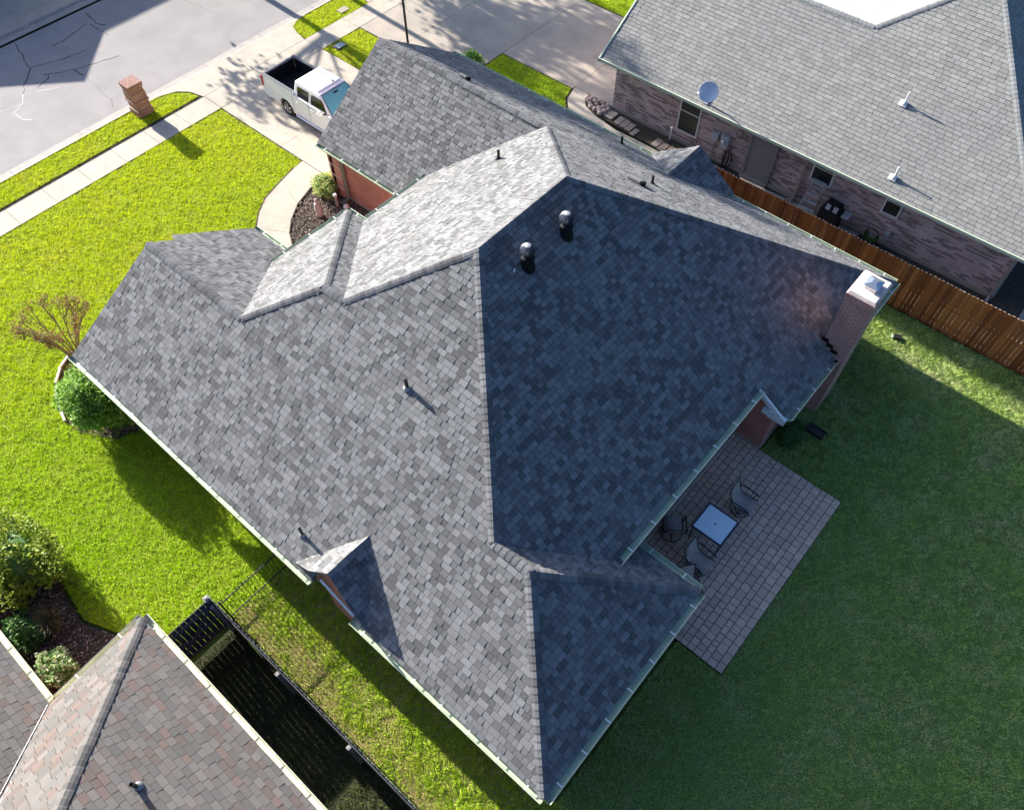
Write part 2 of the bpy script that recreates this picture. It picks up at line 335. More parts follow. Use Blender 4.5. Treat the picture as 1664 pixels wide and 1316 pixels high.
def gutter(parent, p, q, out, m, w=.11, h=.1, straps=.8, cap=(True, True), zoff=0):
    """open U channel along eave p->q on the side 'out'"""
    p = Vector(p); q = Vector(q); o = Vector(out).normalized(); mb = MB(); z0 = Vector((0, 0, 1))
    prof = [(-.015, -.012), (-.015, -h), (w*.75, -h), (w, -.03), (w, 0), (w+.018, .006), (w+.018, -.012), (w+.012, -.035), (w*.78, -h-.008), (-.02, -h-.008), (-.022, -.012)]
    p = p+z0*zoff; q = q+z0*zoff; k = len(prof); i = len(mb.v)
    for b in (p, q): mb.v += [tuple(b+o*a+z0*c) for a, c in prof]
    mb.f += [(i+j, i+(j+1) % k, i+k+(j+1) % k, i+k+j) for j in range(k)]
    for b, cc in ((p, cap[0]), (q, cap[1])):
        if cc: mb.poly([b+o*a+z0*c for a, c in ((-.015, -.012), (-.015, -h), (w*.75, -h), (w, -.03), (w, 0))])
    g = mesh('gutter', mb, m, parent)
    e = (q-p).normalized(); Ln = (q-p).length; n = max(1, int(Ln/straps))
    for j in range(n):
        c = p+e*((j+.5)*Ln/n)+o*(w*.5)+z0*.004
        sb = MB().box(c, (.028, w+.03, .008), rz=math.atan2(e.y, e.x)); mesh('gutter_strap', sb, M['white'], g)
    return g
def downspout(parent, x, y, z0, z1, out, m, name='downspout'):
    o = Vector(out); mb = MB().box((x, y, (z0+z1)/2), (.08, .08, z1-z0)).box((x+o.x*.16, y+o.y*.16, z0+.06), (.08+abs(o.x)*.3, .08+abs(o.y)*.3, .07))
    return mesh(name, mb, m, parent)
# ================================================================== SETTING: ground, street, lawns
S = 'structure'
mesh('ground', MB().prism([(-170, -150), (150, -150), (150, 170), (-170, 170)], -.6, -.16), M['backbase'], kind=S)
mesh('road', MB().prism([(-38.6, -60), (-31.25, -60), (-31.25, 80), (-38.6, 80)], -.3, -.085), M['road'], kind=S)
def slabs(mb, xs, ys, z, gap=.014, th=.16):
    for i in range(len(xs)-1):
        for j in range(len(ys)-1):
            mb.prism([(xs[i]+gap/2, ys[j]+gap/2), (xs[i+1]-gap/2, ys[j]+gap/2), (xs[i+1]-gap/2, ys[j+1]-gap/2), (xs[i]+gap/2, ys[j+1]-gap/2)], z-th, z)
# curb pan and rolled curb, both sides of the street
def curb(xa, xb, s, name):
    mb = MB(); y = -40.
    while y < 60:
        y2 = y+3.05; pr = [(xa, -.078), (xb-s*.16, -.06), (xb-s*.1, .0), (xb, .02)]
        a = [(x, y+.006, z) for x, z in pr]; b = [(x, y2-.006, z) for x, z in pr]
        for k in range(3): mb.poly([a[k], a[k+1], b[k+1], b[k]][::int(s)] if s > 0 else [a[k], b[k], b[k+1], a[k+1]])
        y = y2
    mesh(name, mb, M['gutterpan'], kind=S)
    mesh(name+'_joint', MB().prism([(min(xa, xb), -40), (max(xa, xb), -40), (max(xa, xb), 60), (min(xa, xb), 60)], -.25, -.1), M['joint'], kind=S)
curb(-30.74, -30.2, 1, 'curb'); curb(-38.78, -39.35, -1, 'far_curb')
mesh('road_edge', MB().prism([(-31.25, -60), (-30.75, -60), (-30.75, 80), (-31.25, 80)], -.3, -.084), M['road'], kind=S)
mesh('far_pavement', MB().prism([(-39.36, -40), (-39.36, 9.6), (-47, 9.6), (-47, -40)], -.3, .015).prism([(-39.36, 9.63), (-39.36, 60), (-43, 60), (-43, 9.63)], -.3, .016), M['conc2'], kind=S)
jb = MB().prism([(-30.2, -40), (-27.4, -40), (-27.4, 60), (-30.2, 60)], -.3, -.03).prism([(-27.6, 13.3), (-15.0, 13.3), (-15.0, 30), (-27.6, 30)], -.3, -.03)
mesh('slab_bed', jb, M['joint'], kind=S)
sw = MB(); slabs(sw, [-28.68, -27.53], [-26+i*1.5+.48 for i in range(27)] + [13.47, 15.9, 18.98] + [21.2+i*2.8 for i in range(8)], .02)
mesh('sidewalk', sw, M['conc'], kind=S)
dr = MB()
apron = [(-30.2, 10.9), (-30.12, 12.3), (-29.85, 12.95), (-29.4, 13.3), (-28.7, 13.46)]
dr.prism(apron+[(-28.7, 15.88), (-30.2, 15.88)], -.14, .018)
dr.prism([(-30.2, 15.895), (-28.7, 15.895), (-28.7, 18.95), (-29.4, 19.1), (-29.85, 19.3), (-30.1, 19.7), (-30.2, 20.3)], -.14, .018)
slabs(dr, [-27.51, -23.75, -19.9], [13.47, 15.9, 18.97], .02)
mesh('driveway', dr, M['conc'], kind=S)
db = MB()
db.prism([(-30.2, 23.3), (-28.7, 22.9), (-28.7, 27.5), (-30.2, 27.5)], -.14, .018)
slabs(db, [-27.51, -25.0, -21.28], [21.23, 23.6, 29.6], .02)
slabs(db, [-21.27, -17.35], [23.9, 29.6], .02); slabs(db, [-17.34, -15.2], [24.02, 29.6], .02)
mesh('neighbor_driveway', db, M['conc2'], kind=S)
# curved front walk
wo = [(-22.44, 13.45), (-22.36, 12.95), (-22.17, 12.2), (-21.87, 11.18), (-21.39, 10.46), (-20.87, 9.93), (-20.2, 9.4), (-19.4, 9.05), (-16.8, 8.85)]
wi = [(-21.11, 13.45), (-21.0, 12.61), (-20.7, 11.73), (-20.23, 11.02), (-19.77, 10.55), (-19.27, 10.24), (-18.6, 10.05), (-16.8, 10.0)]
fw = MB(); cuts = [(0, 0), (2, 2), (5, 4), (8, 7)]
def lerp(a, b, t): return (a[0]+(b[0]-a[0])*t, a[1]+(b[1]-a[1])*t)
for (a, b), (c, d) in zip(cuts[:-1], cuts[1:]):
    P = wo[a:c+1]+wi[b:d+1][::-1]; cx = sum(p[0] for p in P)/len(P); cy = sum(p[1] for p in P)/len(P)
    fw.prism([lerp(p, (cx, cy), .006) for p in P], -.1, .02)
mesh('front_walk', fw, M['conc'], kind=S)
mesh('walk_bed', MB().prism([(-22.6, 13.45), (-16.6, 13.45), (-16.6, 8.4), (-21, 8.4), (-22.6, 10.5)], -.2, -.04), M['soil'], kind=S)
# street cracks: sealant ribbons following the crack lines
def ribbon(mb, pts, w, z):
    P = []
    for a, b in zip(pts[:-1], pts[1:]):
        n = max(2, int(math.dist(a, b)/.22))
        for k in range(n): t = k/n; P.append((a[0]+(b[0]-a[0])*t+random.uniform(-.045, .045), a[1]+(b[1]-a[1])*t+random.uniform(-.045, .045)))
    P.append(pts[-1])
    for k in range(len(P)-1):
        a, b = P[k], P[k+1]; d = Vector((b[0]-a[0], b[1]-a[1])).normalized(); ww = w*random.uniform(.6, 1.2); nx, ny = -d.y*ww/2, d.x*ww/2
        mb.poly([(a[0]-nx, a[1]-ny, z), (b[0]-nx, b[1]-ny, z), (b[0]+nx, b[1]+ny, z), (a[0]+nx, a[1]+ny, z)])
cr = MB()
for pts in ([(-38.2, 13.9), (-37.6, 13.8), (-37.1, 13.7), (-36.6, 13.9)], [(-37.3, 13.5), (-36.3, 13.5), (-35.8, 13.5)], [(-37.4, 13.4), (-37.0, 11.9), (-37.0, 11.4)],
            [(-38.5, 10.4), (-37.6, 10.2), (-36.4, 9.9), (-36.2, 9.9), (-35.3, 9.0), (-34.8, 8.7)], [(-36.3, 9.9), (-35.7, 11.2), (-35.6, 12.2)],
            [(-35.3, 10.0), (-34.7, 11.0), (-34.1, 12.9)], [(-34.7, 9.3), (-34.9, 9.9), (-35.2, 10.1)], [(-34.7, 11.0), (-34.0, 11.1)]): ribbon(cr, pts, .055, -.0805)
thin = MB()
for pts in ([(-34.0, 11.1), (-33.1, 11.05), (-32.5, 10.9), (-31.7, 10.9), (-31.1, 10.6)], [(-33.4, 4.4), (-32.6, 5.0), (-31.5, 5.4)], [(-38.0, 15.9), (-36.6, 17.4), (-33.5, 17.8)], [(-38.6, 4.0), (-36.6, 4.4), (-35.2, 4.2)]): ribbon(thin, pts, .022, -.0804)
cl = MB()
for pts in ([(-34.8, 8.7), (-34.2, 8.3), (-33.9, 7.8), (-33.2, 7.8), (-32.9, 8.0)], [(-34.2, 8.3), (-34.3, 7.6), (-34.6, 7.3)], [(-34.5, 9.2), (-34.2, 9.6), (-34.1, 9.9)]): ribbon(cl, pts, .05, -.0803)
mesh('road_crack_sealant', cr, M['crack'], kind=S); mesh('road_hairline_cracks', thin, mat('hairline_crack', (.16, .15, .14), .9), kind=S); mesh('road_pale_cracks', cl, M['crackl'], kind=S)
# lawns: soil sheets with blades on top
strip = [(-30.2, -40), (-30.2, 10.7), (-30.12, 12.2), (-29.8, 12.9), (-29.35, 13.25), (-28.9, 13.35), (-28.9, -40)]
front = [(-27.5, -40), (-27.5, 13.42), (-22.5, 13.42)]+wo[1:7]+[(-20.2, 9.2), (-17.6, 8.3), (-17.6, 2.5), (-9.99, 2.5), (-9.99, -1.2), (-11.6, -1.7), (-12.9, -2.2), (-13.9, -2.05), (-15.1, -1.75), (-16.0, -1.7), (-17.2, -2.6), (-18, -4), (-18, -40)]
sidel = [(-9.98, .36), (-9.98, 2.5), (14, 2.5), (14, .36)]
back = [(-.9, 2.5), (-.9, 7.38), (.41, 7.38), (.41, 13.68), (-1.0, 13.68), (-2.2, 13.7), (-2.2, 21.36), (22, 21.36), (22, 2.5)]
alley = [(-9.8, -1.6), (14, -1.6), (14, .2), (-9.8, .2)]
isl = [(-27.5, 19.02), (-27.5, 21.18), (-20.2, 21.18), (-20.2, 19.9), (-20.3, 19.02)]
bst = [(-21.22, 21.2), (-21.22, 23.86), (-17.4, 23.86), (-17.15, 23.1), (-16.6, 22.55), (-15.8, 22.1), (-15.8, 20.2), (-21.22, 20.2)]
st2 = [(-30.18, 19.9), (-30.1, 19.4), (-29.8, 19.12), (-28.72, 19.05), (-28.72, 22.85), (-30.1, 23.2)]
farl = [(-28.6, 29.7), (-15.7, 29.7), (-15.7, 45), (-28.6, 45)]
def sheet(name, polys, m, z=-.012):
    mb = MB()
    for p in polys: mb.prism(p, -.2, z)
    mesh(name, mb, m, kind=S)
sheet('lawn', [strip, front, isl, st2, farl, bst], M['lawnbase']); sheet('side_lawn', [sidel], mat('side_thatch', (.28, .22, .09), .95, var=(.18, .2, .05), vscale=6, bump=.4, bscale=30), -.011)
sheet('back_lawn', [back], M['backbase'], -.013); sheet('alley_ground', [alley], mat('shade_toned_alley_soil', (.035, .04, .018), .95, var=(.05, .045, .025), vscale=6, bump=.4, bscale=30), -.014)  # alley soil coloured darker to carry the alley's shade
def visible(x, y, marg=.16):
    z = -20.; cx = CR[0][0]*x+CR[0][1]*y+CR[0][2]*z; cy = CR[1][0]*x+CR[1][1]*y+CR[1][2]*z; cz = CR[2][0]*x+CR[2][1]*y+CR[2][2]*z
    return (cz > .1) & (np.abs(cx/cz) < .652*(1+marg)) & (np.abs(cy/cz) < .516*(1+marg))
def inpoly(x, y, P):
    r = np.zeros(len(x), bool)
    for i in range(len(P)):
        (x1, y1), (x2, y2) = P[i-1], P[i]
        c = ((y1 > y) != (y2 > y)) & (x < (x2-x1)*(y-y1)/((y2-y1) if y2 != y1 else 1e-9)+x1); r ^= c
    return r
bedR0 = [(-1.8, 13.7), (-1.55, 14.0), (-1.5, 14.5), (-1.6, 15.1), (-1.8, 15.7), (-2.3, 15.8), (-2.3, 13.7)]
def grass(name, polys, m, dens, h, wdt, seed, holes=(), tuft=.75, cell=.13, prob=None):
    g = np.random.default_rng(seed); X = []; Y = []
    for P in polys:
        x0, x1 = max(min(p[0] for p in P), -44), min(max(p[0] for p in P), 12); y0, y1 = max(min(p[1] for p in P), -14), min(max(p[1] for p in P), 44)
        n = int((x1-x0)*(y1-y0)*dens); x = g.uniform(x0, x1, n); y = g.uniform(y0, y1, n); k = visible(x, y) & inpoly(x, y, P)
        for hp in holes: k &= ~inpoly(x, y, hp)
        if prob: k &= g.uniform(0, 1, n) < prob(x, y)
        X.append(x[k]); Y.append(y[k])
    x = np.concatenate(X); y = np.concatenate(Y); n = len(x)
    cl = .5+.5*np.sin(x*3.1+1.7*np.sin(y*2.3))*np.sin(y*3.7+1.3*np.sin(x*2.9)); cl2 = .5+.5*np.sin(x*19+3*np.sin(y*13))*np.sin(y*23+2*np.sin(x*17))
    a = g.uniform(0, 2*np.pi, n); cs2 = cell; cj = (np.floor((x+.05*np.sin(y*17+x*5))/cs2)*57.31+np.floor((y+.05*np.sin(x*19+y*7))/cs2)*131.9); hd = np.modf(np.abs(np.sin(cj)*9173.21))[0]*2*np.pi; hw = np.modf(np.abs(np.cos(cj)*7331.7))[0]; cs = .075; ci = (np.floor((x+.02*np.sin(y*31))/cs)*73.13+np.floor((y+.02*np.sin(x*29))/cs)*191.7); hv = np.modf(np.abs(np.sin(ci)*4375.85))[0]; hh = h*g.uniform(.6, 1.2, n)*(.35+.2*cl+.12*cl2+tuft*(.45*hv+.75*hw)); ww = wdt*g.uniform(.7, 1.3, n); le = hh*g.uniform(.3, 1.5, n); b = hd+g.normal(0, .75, n); a = b+g.normal(0, .6, n)
    v = np.empty((n, 3, 3)); v[:, 0, 0] = x-np.cos(a)*ww; v[:, 0, 1] = y-np.sin(a)*ww; v[:, 1, 0] = x+np.cos(a)*ww; v[:, 1, 1] = y+np.sin(a)*ww
    v[:, :2, 2] = -.014; v[:, 2, 0] = x-np.sin(b)*le; v[:, 2, 1] = y+np.cos(b)*le; v[:, 2, 2] = hh-.012
    me = bpy.data.meshes.new(name); me.vertices.add(3*n); me.vertices.foreach_set('co', v.ravel()); me.loops.add(3*n); me.loops.foreach_set('vertex_index', np.arange(3*n, dtype=np.int32))
    me.polygons.add(n); me.polygons.foreach_set('loop_start', np.arange(0, 3*n, 3, dtype=np.int32)); me.polygons.foreach_set('loop_total', np.full(n, 3, dtype=np.int32)); me.update(); me.validate()
    me.materials.append(m); o = bpy.data.objects.new(name, me); link(o); props(o, kind='stuff'); print(name, n); return o
GD = 1.0
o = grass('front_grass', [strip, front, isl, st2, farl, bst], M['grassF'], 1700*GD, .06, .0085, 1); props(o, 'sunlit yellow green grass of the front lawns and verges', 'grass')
def dry(x, y): return np.clip(1.05-(y-.36)*1.3+.75*np.sin(x*1.3+.8*np.sin(x*2.9)+y*2)*np.sin(y*4+x*.7), .06, .93)
o = grass('side_grass', [sidel], M['grassS'], 2200*GD, .06, .0085, 2, tuft=1.1, prob=lambda x, y: 1-.85*dry(x, y)); props(o, 'green grass between the house and the dark fence', 'grass')
o = grass('dry_grass', [sidel], M['grassD'], 2200*GD, .035, .0085, 12, tuft=.6, prob=dry); props(o, 'straw coloured dry grass along the foot of the dark fence', 'grass')
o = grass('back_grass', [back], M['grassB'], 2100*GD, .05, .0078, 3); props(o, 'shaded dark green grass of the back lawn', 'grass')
o = grass('alley_grass', [alley], grass_mat('alley_grass', [(.07, .12, .025), (.05, .09, .02), (.1, .16, .03), (.12, .12, .04)], (.12, .1, .05), .9, .5, .8), 1100, .05, .008, 4); props(o, 'thin grass with shade darkened into its blades in the narrow alley behind the gate', 'grass')  # blade colours darkened to stand in for deep alley shade
# kerb side trench along the verge
mesh('lawn_edge_trench', MB().prism([(-28.9, -40), (-28.69, -40), (-28.69, 13.36), (-28.9, 13.36)], -.2, -.045), M['soil'], kind=S)
# beds
bed1 = wi[:6]+[(-18.9, 10.1), (-16.6, 10.1), (-16.0, 10.9), (-15.9, 13.25), (-20.0, 13.25), (-21.1, 13.5)]
mesh('entry_bed', MB().prism(bed1, -.1, .0), M['soil'], kind=S)
bedC = [(-16.0, -1.72), (-15.1, -1.8), (-14.5, -1.95), (-13.9, -2.17), (-12.9, -2.3), (-11.6, -1.8), (-10.0, -1.3), (-9.9, -1.6), (-9.9, -3.9), (-18, -3.9), (-18, -3.0), (-17.2, -2.6)]
mesh('neighbor_bed', MB().prism(bedC, -.1, .0), M['soil'], kind=S)
bedL = [(-20.87, 2.36), (-20.61, 1.87), (-20.15, 1.42), (-19.48, 1.07), (-18.7, .85), (-17.9, .95), (-17.0, 1.5), (-16.6, 2.5), (-20.7, 2.5)]
mesh('side_bed', MB().prism(bedL, -.1, .012), M['soil'], kind=S)
bedR = [(-1.75, 13.72), (-1.5, 14.0), (-1.45, 14.6), (-1.6, 15.2), (-1.7, 15.8), (-2.2, 15.8), (-2.2, 13.72)]
def chips(name, P, n, label, sz=.035, seed=5):
    g = random.Random(seed); mb = MB(); x0, x1 = min(p[0] for p in P), max(p[0] for p in P); y0, y1 = min(p[1] for p in P), max(p[1] for p in P)
    xs = np.array([g.uniform(x0, x1) for _ in range(n)]); ys = np.array([g.uniform(y0, y1) for _ in range(n)]); k = inpoly(xs, ys, P)
    for x, y in zip(xs[k], ys[k]): mb.box((x, y, g.uniform(.005, .04)), (sz*g.uniform(.6, 1.8), sz*g.uniform(.3, .8), .012), g.uniform(0, 6.3), g.uniform(-.6, .6), g.uniform(-.6, .6))
    o = mesh(name, mb, M['mulch'], kind='stuff'); props(o, label, 'mulch'); return o
chips('entry_mulch', bed1, 5200, 'brown wood mulch in the curved bed beside the front walk')
chips('neighbor_mulch', bedC, 5000, 'dark mulch in the corner bed of the brown roofed house', seed=6)
chips('side_mulch', bedL, 1200, 'dark mulch under the round shrub at the side wall', seed=8)
def edging(name, pts, m, label, h=.07, w=.045, group=None):
    mb = MB()
    for a, b in zip(pts[:-1], pts[1:]):
        d = Vector((b[0]-a[0], b[1]-a[1])); mb.box(((a[0]+b[0])/2, (a[1]+b[1])/2, h/2-.02), (d.length+.02, w, h+.04), math.atan2(d.y, d.x))
    return mesh(name, mb, m, base=(pts[0][0], pts[0][1], 0), label=label, cat='garden edging')
edging('bed_edging', wi[:7], M['edge'], 'dark edging curving between the front walk and the mulch bed', .04, .03)
edging('bed_edging', [(p[0]-.02, p[1]-.03) for p in wo[1:7]], M['edge'], 'thin brown edging where the front lawn meets the curved walk', .03, .03)
edging('stone_edging', [(-20.85, 2.5)]+bedL[:5], mat('pale_edging', (.6, .55, .46), .9, var=(.45, .42, .35), vscale=9), 'pale curved edging around the round shrub at the house corner', .09, .075)
edging('bed_edging', bedC[:5]+[(-12.2, -2.15)], M['edge'], 'brown edging along the neighbour bed beside the side lawn', .05, .04)
# ================================================================== MAIN HOUSE
def build_roof(house, faces, m, deckm, **kw):
    mb = MB(); dk = MB(); ul = MB()
    for F in faces:
        shingle_face(mb, F, **kw); deck_face(dk, F)
        P, n, u, v = face_frame(F); ar = sum(P[i-1].x*P[i].y-P[i].x*P[i-1].y for i in range(len(P))); ul.poly([tuple(p+n*.001) for p in (P if ar > 0 else P[::-1])])
    r = mesh('roof', mb, m, house); mesh('roof_deck', dk, deckm, r); mesh('underlay', ul, M['underlay'], r); return r
H = thing('brick_house', 'large red brick house with a dark charcoal shingle roof in the middle', 'house', (-9, 10, 0))
A0 = (-18.26, 2.07, 2.45); A1 = (-17.94, 5.34, 4.57); c_ = (-13.84, 5.34, 4.57); b_ = (-12.16, 6.94, 5.61); a_ = (-11.45, 6.94, 5.61)
M1 = (-9.06, 9.26, 7.12); M2 = (-9.06, 12.48, 7.12); v_ = (-4.86, 4.98, 4.36); h_ = (-3.87, 4.98, 4.35); E0 = (-1.02, 2.07, 2.45); E1 = (-1.05, 7.78, 2.45)
G0 = (-20.0, 16.17, 4.75); G1 = (-12.6, 16.12, 4.80); E3 = (-1.9, 19.75, 2.45); e1 = (-16.2, 10.81, 3.0); e0 = (-16.24, 7.82, 3.0); P3b = (-15.45, 13.68, 3.02)
q1 = (-2.85, 13.2, 3.08); w_ = (-2.85, 6.85, 3.08); q2 = (-1.9, 13.34, 2.45)
zl = lambda y: 2.45+.65*(y-2.07)
LP = [A0, (-8.06, 2.07, 2.45), (-8.06, 2.3, zl(2.3)), (-6.66, 2.3, zl(2.3)), (-6.66, 2.07, 2.45), E0, h_, v_, M1, a_, b_, c_, A1]
LG = [A1, c_, e0, (-16.0, 8.0, 2.87), (-15.9, 8.67, 2.45), (-18.38, 8.67, 2.45), (-18.28, 6.15, 4.05), (-18.0, 6.1, 4.08)]
P1 = [e0, e1, b_, c_]
P2 = [e1, (-15.45, 10.81, 3.0), (-15.45, 10.76, 3.03), a_, b_]
P3 = [(-15.45, 10.76, 3.02), a_, M1, M2, G1, P3b]
GL = [(-20.06, 12.77, 2.45), (-14.9, 12.77, 2.45), (-14.9, 13.95, 3.23), G1, G0]
RT = [(-20.17, 19.78, 2.45), G0, G1, M2, E3]
RP = [M1, M2, E3, q2, (-2.83, 13.24, 3.07), q1, w_, (-4.86, 4.95, 4.39)]
WR = [v_, h_, E1, (-3.5, 7.78, 2.45), (-3.7, 6.65, 3.22), (-4.95, 5.15, 4.24)]
WE = [E0, E1, h_]
# side bumps: gable towards the left neighbour, gable towards the right neighbour
BL = [(-7.5, 2.3, 3.4), (-7.43, 3.53, 3.4), (-8.66, 2.2, 2.53), (-8.66, 2.12, 2.5), (-8.1, 2.12, 2.93)]
BR = [(-7.5, 2.3, 3.4), (-6.6, 2.12, 2.75), (-6.22, 2.1, 2.47), (-7.43, 3.53, 3.4)]
DL = [(-9.27, 18.16, 3.47), (-9.27, 20.02, 3.47), (-10.86, 19.95, 2.45), (-10.83, 19.75, 2.47)]
DR = [(-9.27, 20.02, 3.47), (-9.27, 18.16, 3.47), (-7.7, 19.73, 2.48), (-7.68, 19.95, 2.45)]
faces = [LP, LG, P1, P2, P3, GL, RT, RP, WR, WE, BL, BR, DL, DR]
roof = build_roof(H, faces, M['shingle'], M['fascia'])
for nm, p, q, A, B in (('x', A1, c_, LP, LG), ('x', c_, b_, LP, P1), ('x', b_, a_, LP, P2), ('x', e1, b_, P1, P2), ('x', a_, M1, LP, P3), ('x', M1, M2, P3, RP), ('x', M2, G1, P3, RT), ('x', G0, G1, GL, RT),
                       ('x', E3, M2, RT, RP), ('x', v_, M1, LP, RP), ('x', h_, v_, LP, WR), ('x', E0, h_, LP, WE), ('x', E1, h_, WR, WE), ('x', (-9.27, 20.0, 3.47), (-9.27, 18.2, 3.47), DL, DR)):
    mb = MB(); ridge_caps(mb, p, q, A, B); mesh('ridge_cap', mb, M['ridge'], roof)
g = M['gutter']
gutter(H, A0, (-8.06, 2.07, 2.45), (0, -1, 0), g); gutter(H, (-6.66, 2.07, 2.45), E0, (0, -1, 0), g, cap=(True, False))
gutter(H, E0, E1, (1, 0, 0), g, w=.15); gutter(H, (-2.95, 7.78, 2.45), E1, (0, 1, 0), g, w=.15)
gutter(H, w_, q1, (1, 0, 0), g, w=.15); gutter(H, q2, (-1.9, 15.93, 2.45), (1, 0, 0), g); gutter(H, (-1.9, 16.92, 2.45), E3, (1, 0, 0), g)
gutter(H, (-18.38, 8.67, 2.45), (-15.9, 8.67, 2.45), (0, 1, 0), g); gutter(H, e0, e1, (-1, 0, 0), g); gutter(H, e1, (-15.45, 10.81, 3.0), (0, 1, 0), g, straps=.4)
gutter(H, (-15.45, 10.95, 3.02), P3b, (-1, 0, 0), g); gutter(H, (-20.0, 12.77, 2.45), (-14.9, 12.77, 2.45), (0, -1, 0), g)
gutter(H, (-20.17, 19.78, 2.45), (-10.9, 19.78, 2.45), (0, 1, 0), g); gutter(H, (-7.65, 19.76, 2.45), E3, (0, 1, 0), g)
wb = MB(); T = 2.36
wb.prism([(-17.75, 2.5), (-8.1, 2.5), (-8.1, 2.3), (-6.7, 2.3), (-6.7, 2.5), (-1.4, 2.5), (-1.4, 7.3), (-3.25, 7.3), (-3.25, 13.7), (-2.3, 13.7), (-2.3, 19.3), (-7.9, 19.3), (-7.9, 19.55), (-10.6, 19.55), (-10.6, 19.3), (-19.95, 19.3), (-19.95, 13.22), (-15.0, 13.22), (-15.0, 8.2), (-17.75, 8.2)], -.2, T)
wb.prism([(-17.7, 2.6), (-15, 2.6), (-15, 8.1), (-17.7, 8.1)], T, 2.5)
# gable ends
def gable(mb, pts, d):
    mb.loft([(x, y, z) for x, y, z in pts], [(x+d[0], y+d[1], z+d[2]) for x, y, z in pts])
mesh('wall', wb, M['brick'], H)
def wallpoly(pts, n, th=.12):                         # vertical wall slab through 3D pts, thickness along -n
    mb = MB(); i = len(mb.v); k = len(pts); mb.v += pts+[(x-n[0]*th, y-n[1]*th, z) for x, y, z in pts]
    mb.f += [tuple(range(i, i+k)), tuple(range(i+k, i+2*k))[::-1]]+[(i+j, i+k+j, i+k+(j+1) % k, i+(j+1) % k) for j in range(k)]
    mesh('gable_wall', mb, M['brick'], H)
wallpoly([(-17.76, 2.5, T), (-17.76, 8.2, T), (-17.76, 8.2, 2.6), (-17.76, 5.34, 4.4), (-17.76, 2.5, 2.6)], (-1, 0))
wallpoly([(-19.96, 13.22, T), (-19.96, 19.3, T), (-19.96, 19.3, 2.55), (-19.96, 16.15, 4.55), (-19.96, 13.22, 2.55)], (-1, 0))
wallpoly([(-8.1, 2.29, T), (-6.7, 2.29, T), (-6.7, 2.29, 2.62), (-7.5, 2.29, 3.2), (-8.1, 2.29, 2.8)], (0, -1))
wallpoly([(-10.6, 19.56, T), (-9.27, 19.56, 3.25), (-7.9, 19.56, T)], (0, 1))
wallpoly([(-15.0, 8.3, T), (-15.0, 13.2, T), (-15.0, 13.2, 3.1), (-15.0, 8.3, 3.1)], (-1, 0))
wallpoly([(-3.24, 13.69, T), (-3.24, 7.31, T), (-3.24, 7.31, 3.1), (-3.24, 13.69, 3.1)][::-1], (1, 0))
wallpoly([(-2.31, 13.695, T), (-3.4, 13.695, T), (-3.4, 13.695, 3.2), (-2.31, 13.695, 2.55)][::-1], (0, -1))
mesh('foundation', MB().prism([(-17.78, 2.47), (-1.37, 2.47), (-1.37, 7.27), (-3.22, 7.27), (-3.1, 7.27), (-3.1, 13.67), (-2.27, 13.67), (-2.27, 19.33), (-19.98, 19.33), (-19.98, 13.19), (-15.03, 13.19), (-15.03, 8.23), (-17.78, 8.23)], -.2, .09), M['conc2'], H)
# quoined brick pilaster at the garage corner, with downspout
pb = MB(); z = 0
while z < 2.3: pb.box((-19.82, 13.17, z+.21), (.62, .14, .42)).box((-19.96, 13.3, z+.21), (.14, .4, .42)); z += .47
mesh('corner_quoins', pb, M['brick'], H); 
mlg = mat('pale_mortar_ledge', (.62, .5, .42), .8)
for k in range(5): mesh('quoin_ledge', MB().box((-19.82, 13.115, .44+k*.47), (.6, .05, .035)), mlg, H)
downspout(H, -19.42, 13.14, 0, 2.35, (0, -1, 0), M['fascia']); 
mesh('front_window', MB().box((-17.79, 5.2, 1.4), (.06, 1.5, 1.3)), M['glass'], H)
mesh('garage_door', MB().box((-20.0, 16.3, 1.08), (.06, 4.8, 2.15)), M['white'], H)
mesh('patio_door', MB().box((-3.2, 10.2, 1.05), (.06, 1.8, 2.05)), M['glass'], H)
mesh('entry_door', MB().box((-15.05, 10.5, 1.05), (.08, 1.0, 2.1)), M['door'], H)
mesh('entry_post', MB().box((-15.8, 10.55, 1.45), (.3, .3, 2.9)), M['brick'], H)
# white rake returns
mesh('rake_board', MB().loft([(-2.86, 13.16, 2.9), (-1.9, 13.16, 2.27), (-1.9, 13.23, 2.27), (-2.86, 13.23, 2.9)], [(-2.86, 13.16, 3.08), (-1.9, 13.16, 2.47), (-1.9, 13.23, 2.47), (-2.86, 13.23, 3.08)]), M['white'], H)
mesh('rake_return', MB().prism([(-2.4, 13.17), (-1.9, 13.17), (-1.9, 13.66), (-2.4, 13.66)], 2.25, 2.44).prism([(-2.56, 13.1), (-2.3, 13.1), (-2.3, 13.22), (-2.56, 13.22)], 2.38, 2.56), M['white'], H)
mesh('rake_board', MB().loft([(-7.5, 2.08, 3.33), (-6.6, 2.08, 2.68), (-6.6, 2.12, 2.68), (-7.5, 2.12, 3.33)], [(-7.5, 2.08, 3.42), (-6.6, 2.08, 2.77), (-6.6, 2.12, 2.77), (-7.5, 2.12, 3.42)]), M['white'], H)
downspout(H, -15.2, 13.1, 0, 2.35, (0, -1, 0), M['gutter']); downspout(H, -3.05, 7.95, .05, 2.4, (0, 1, 0), M['white'])
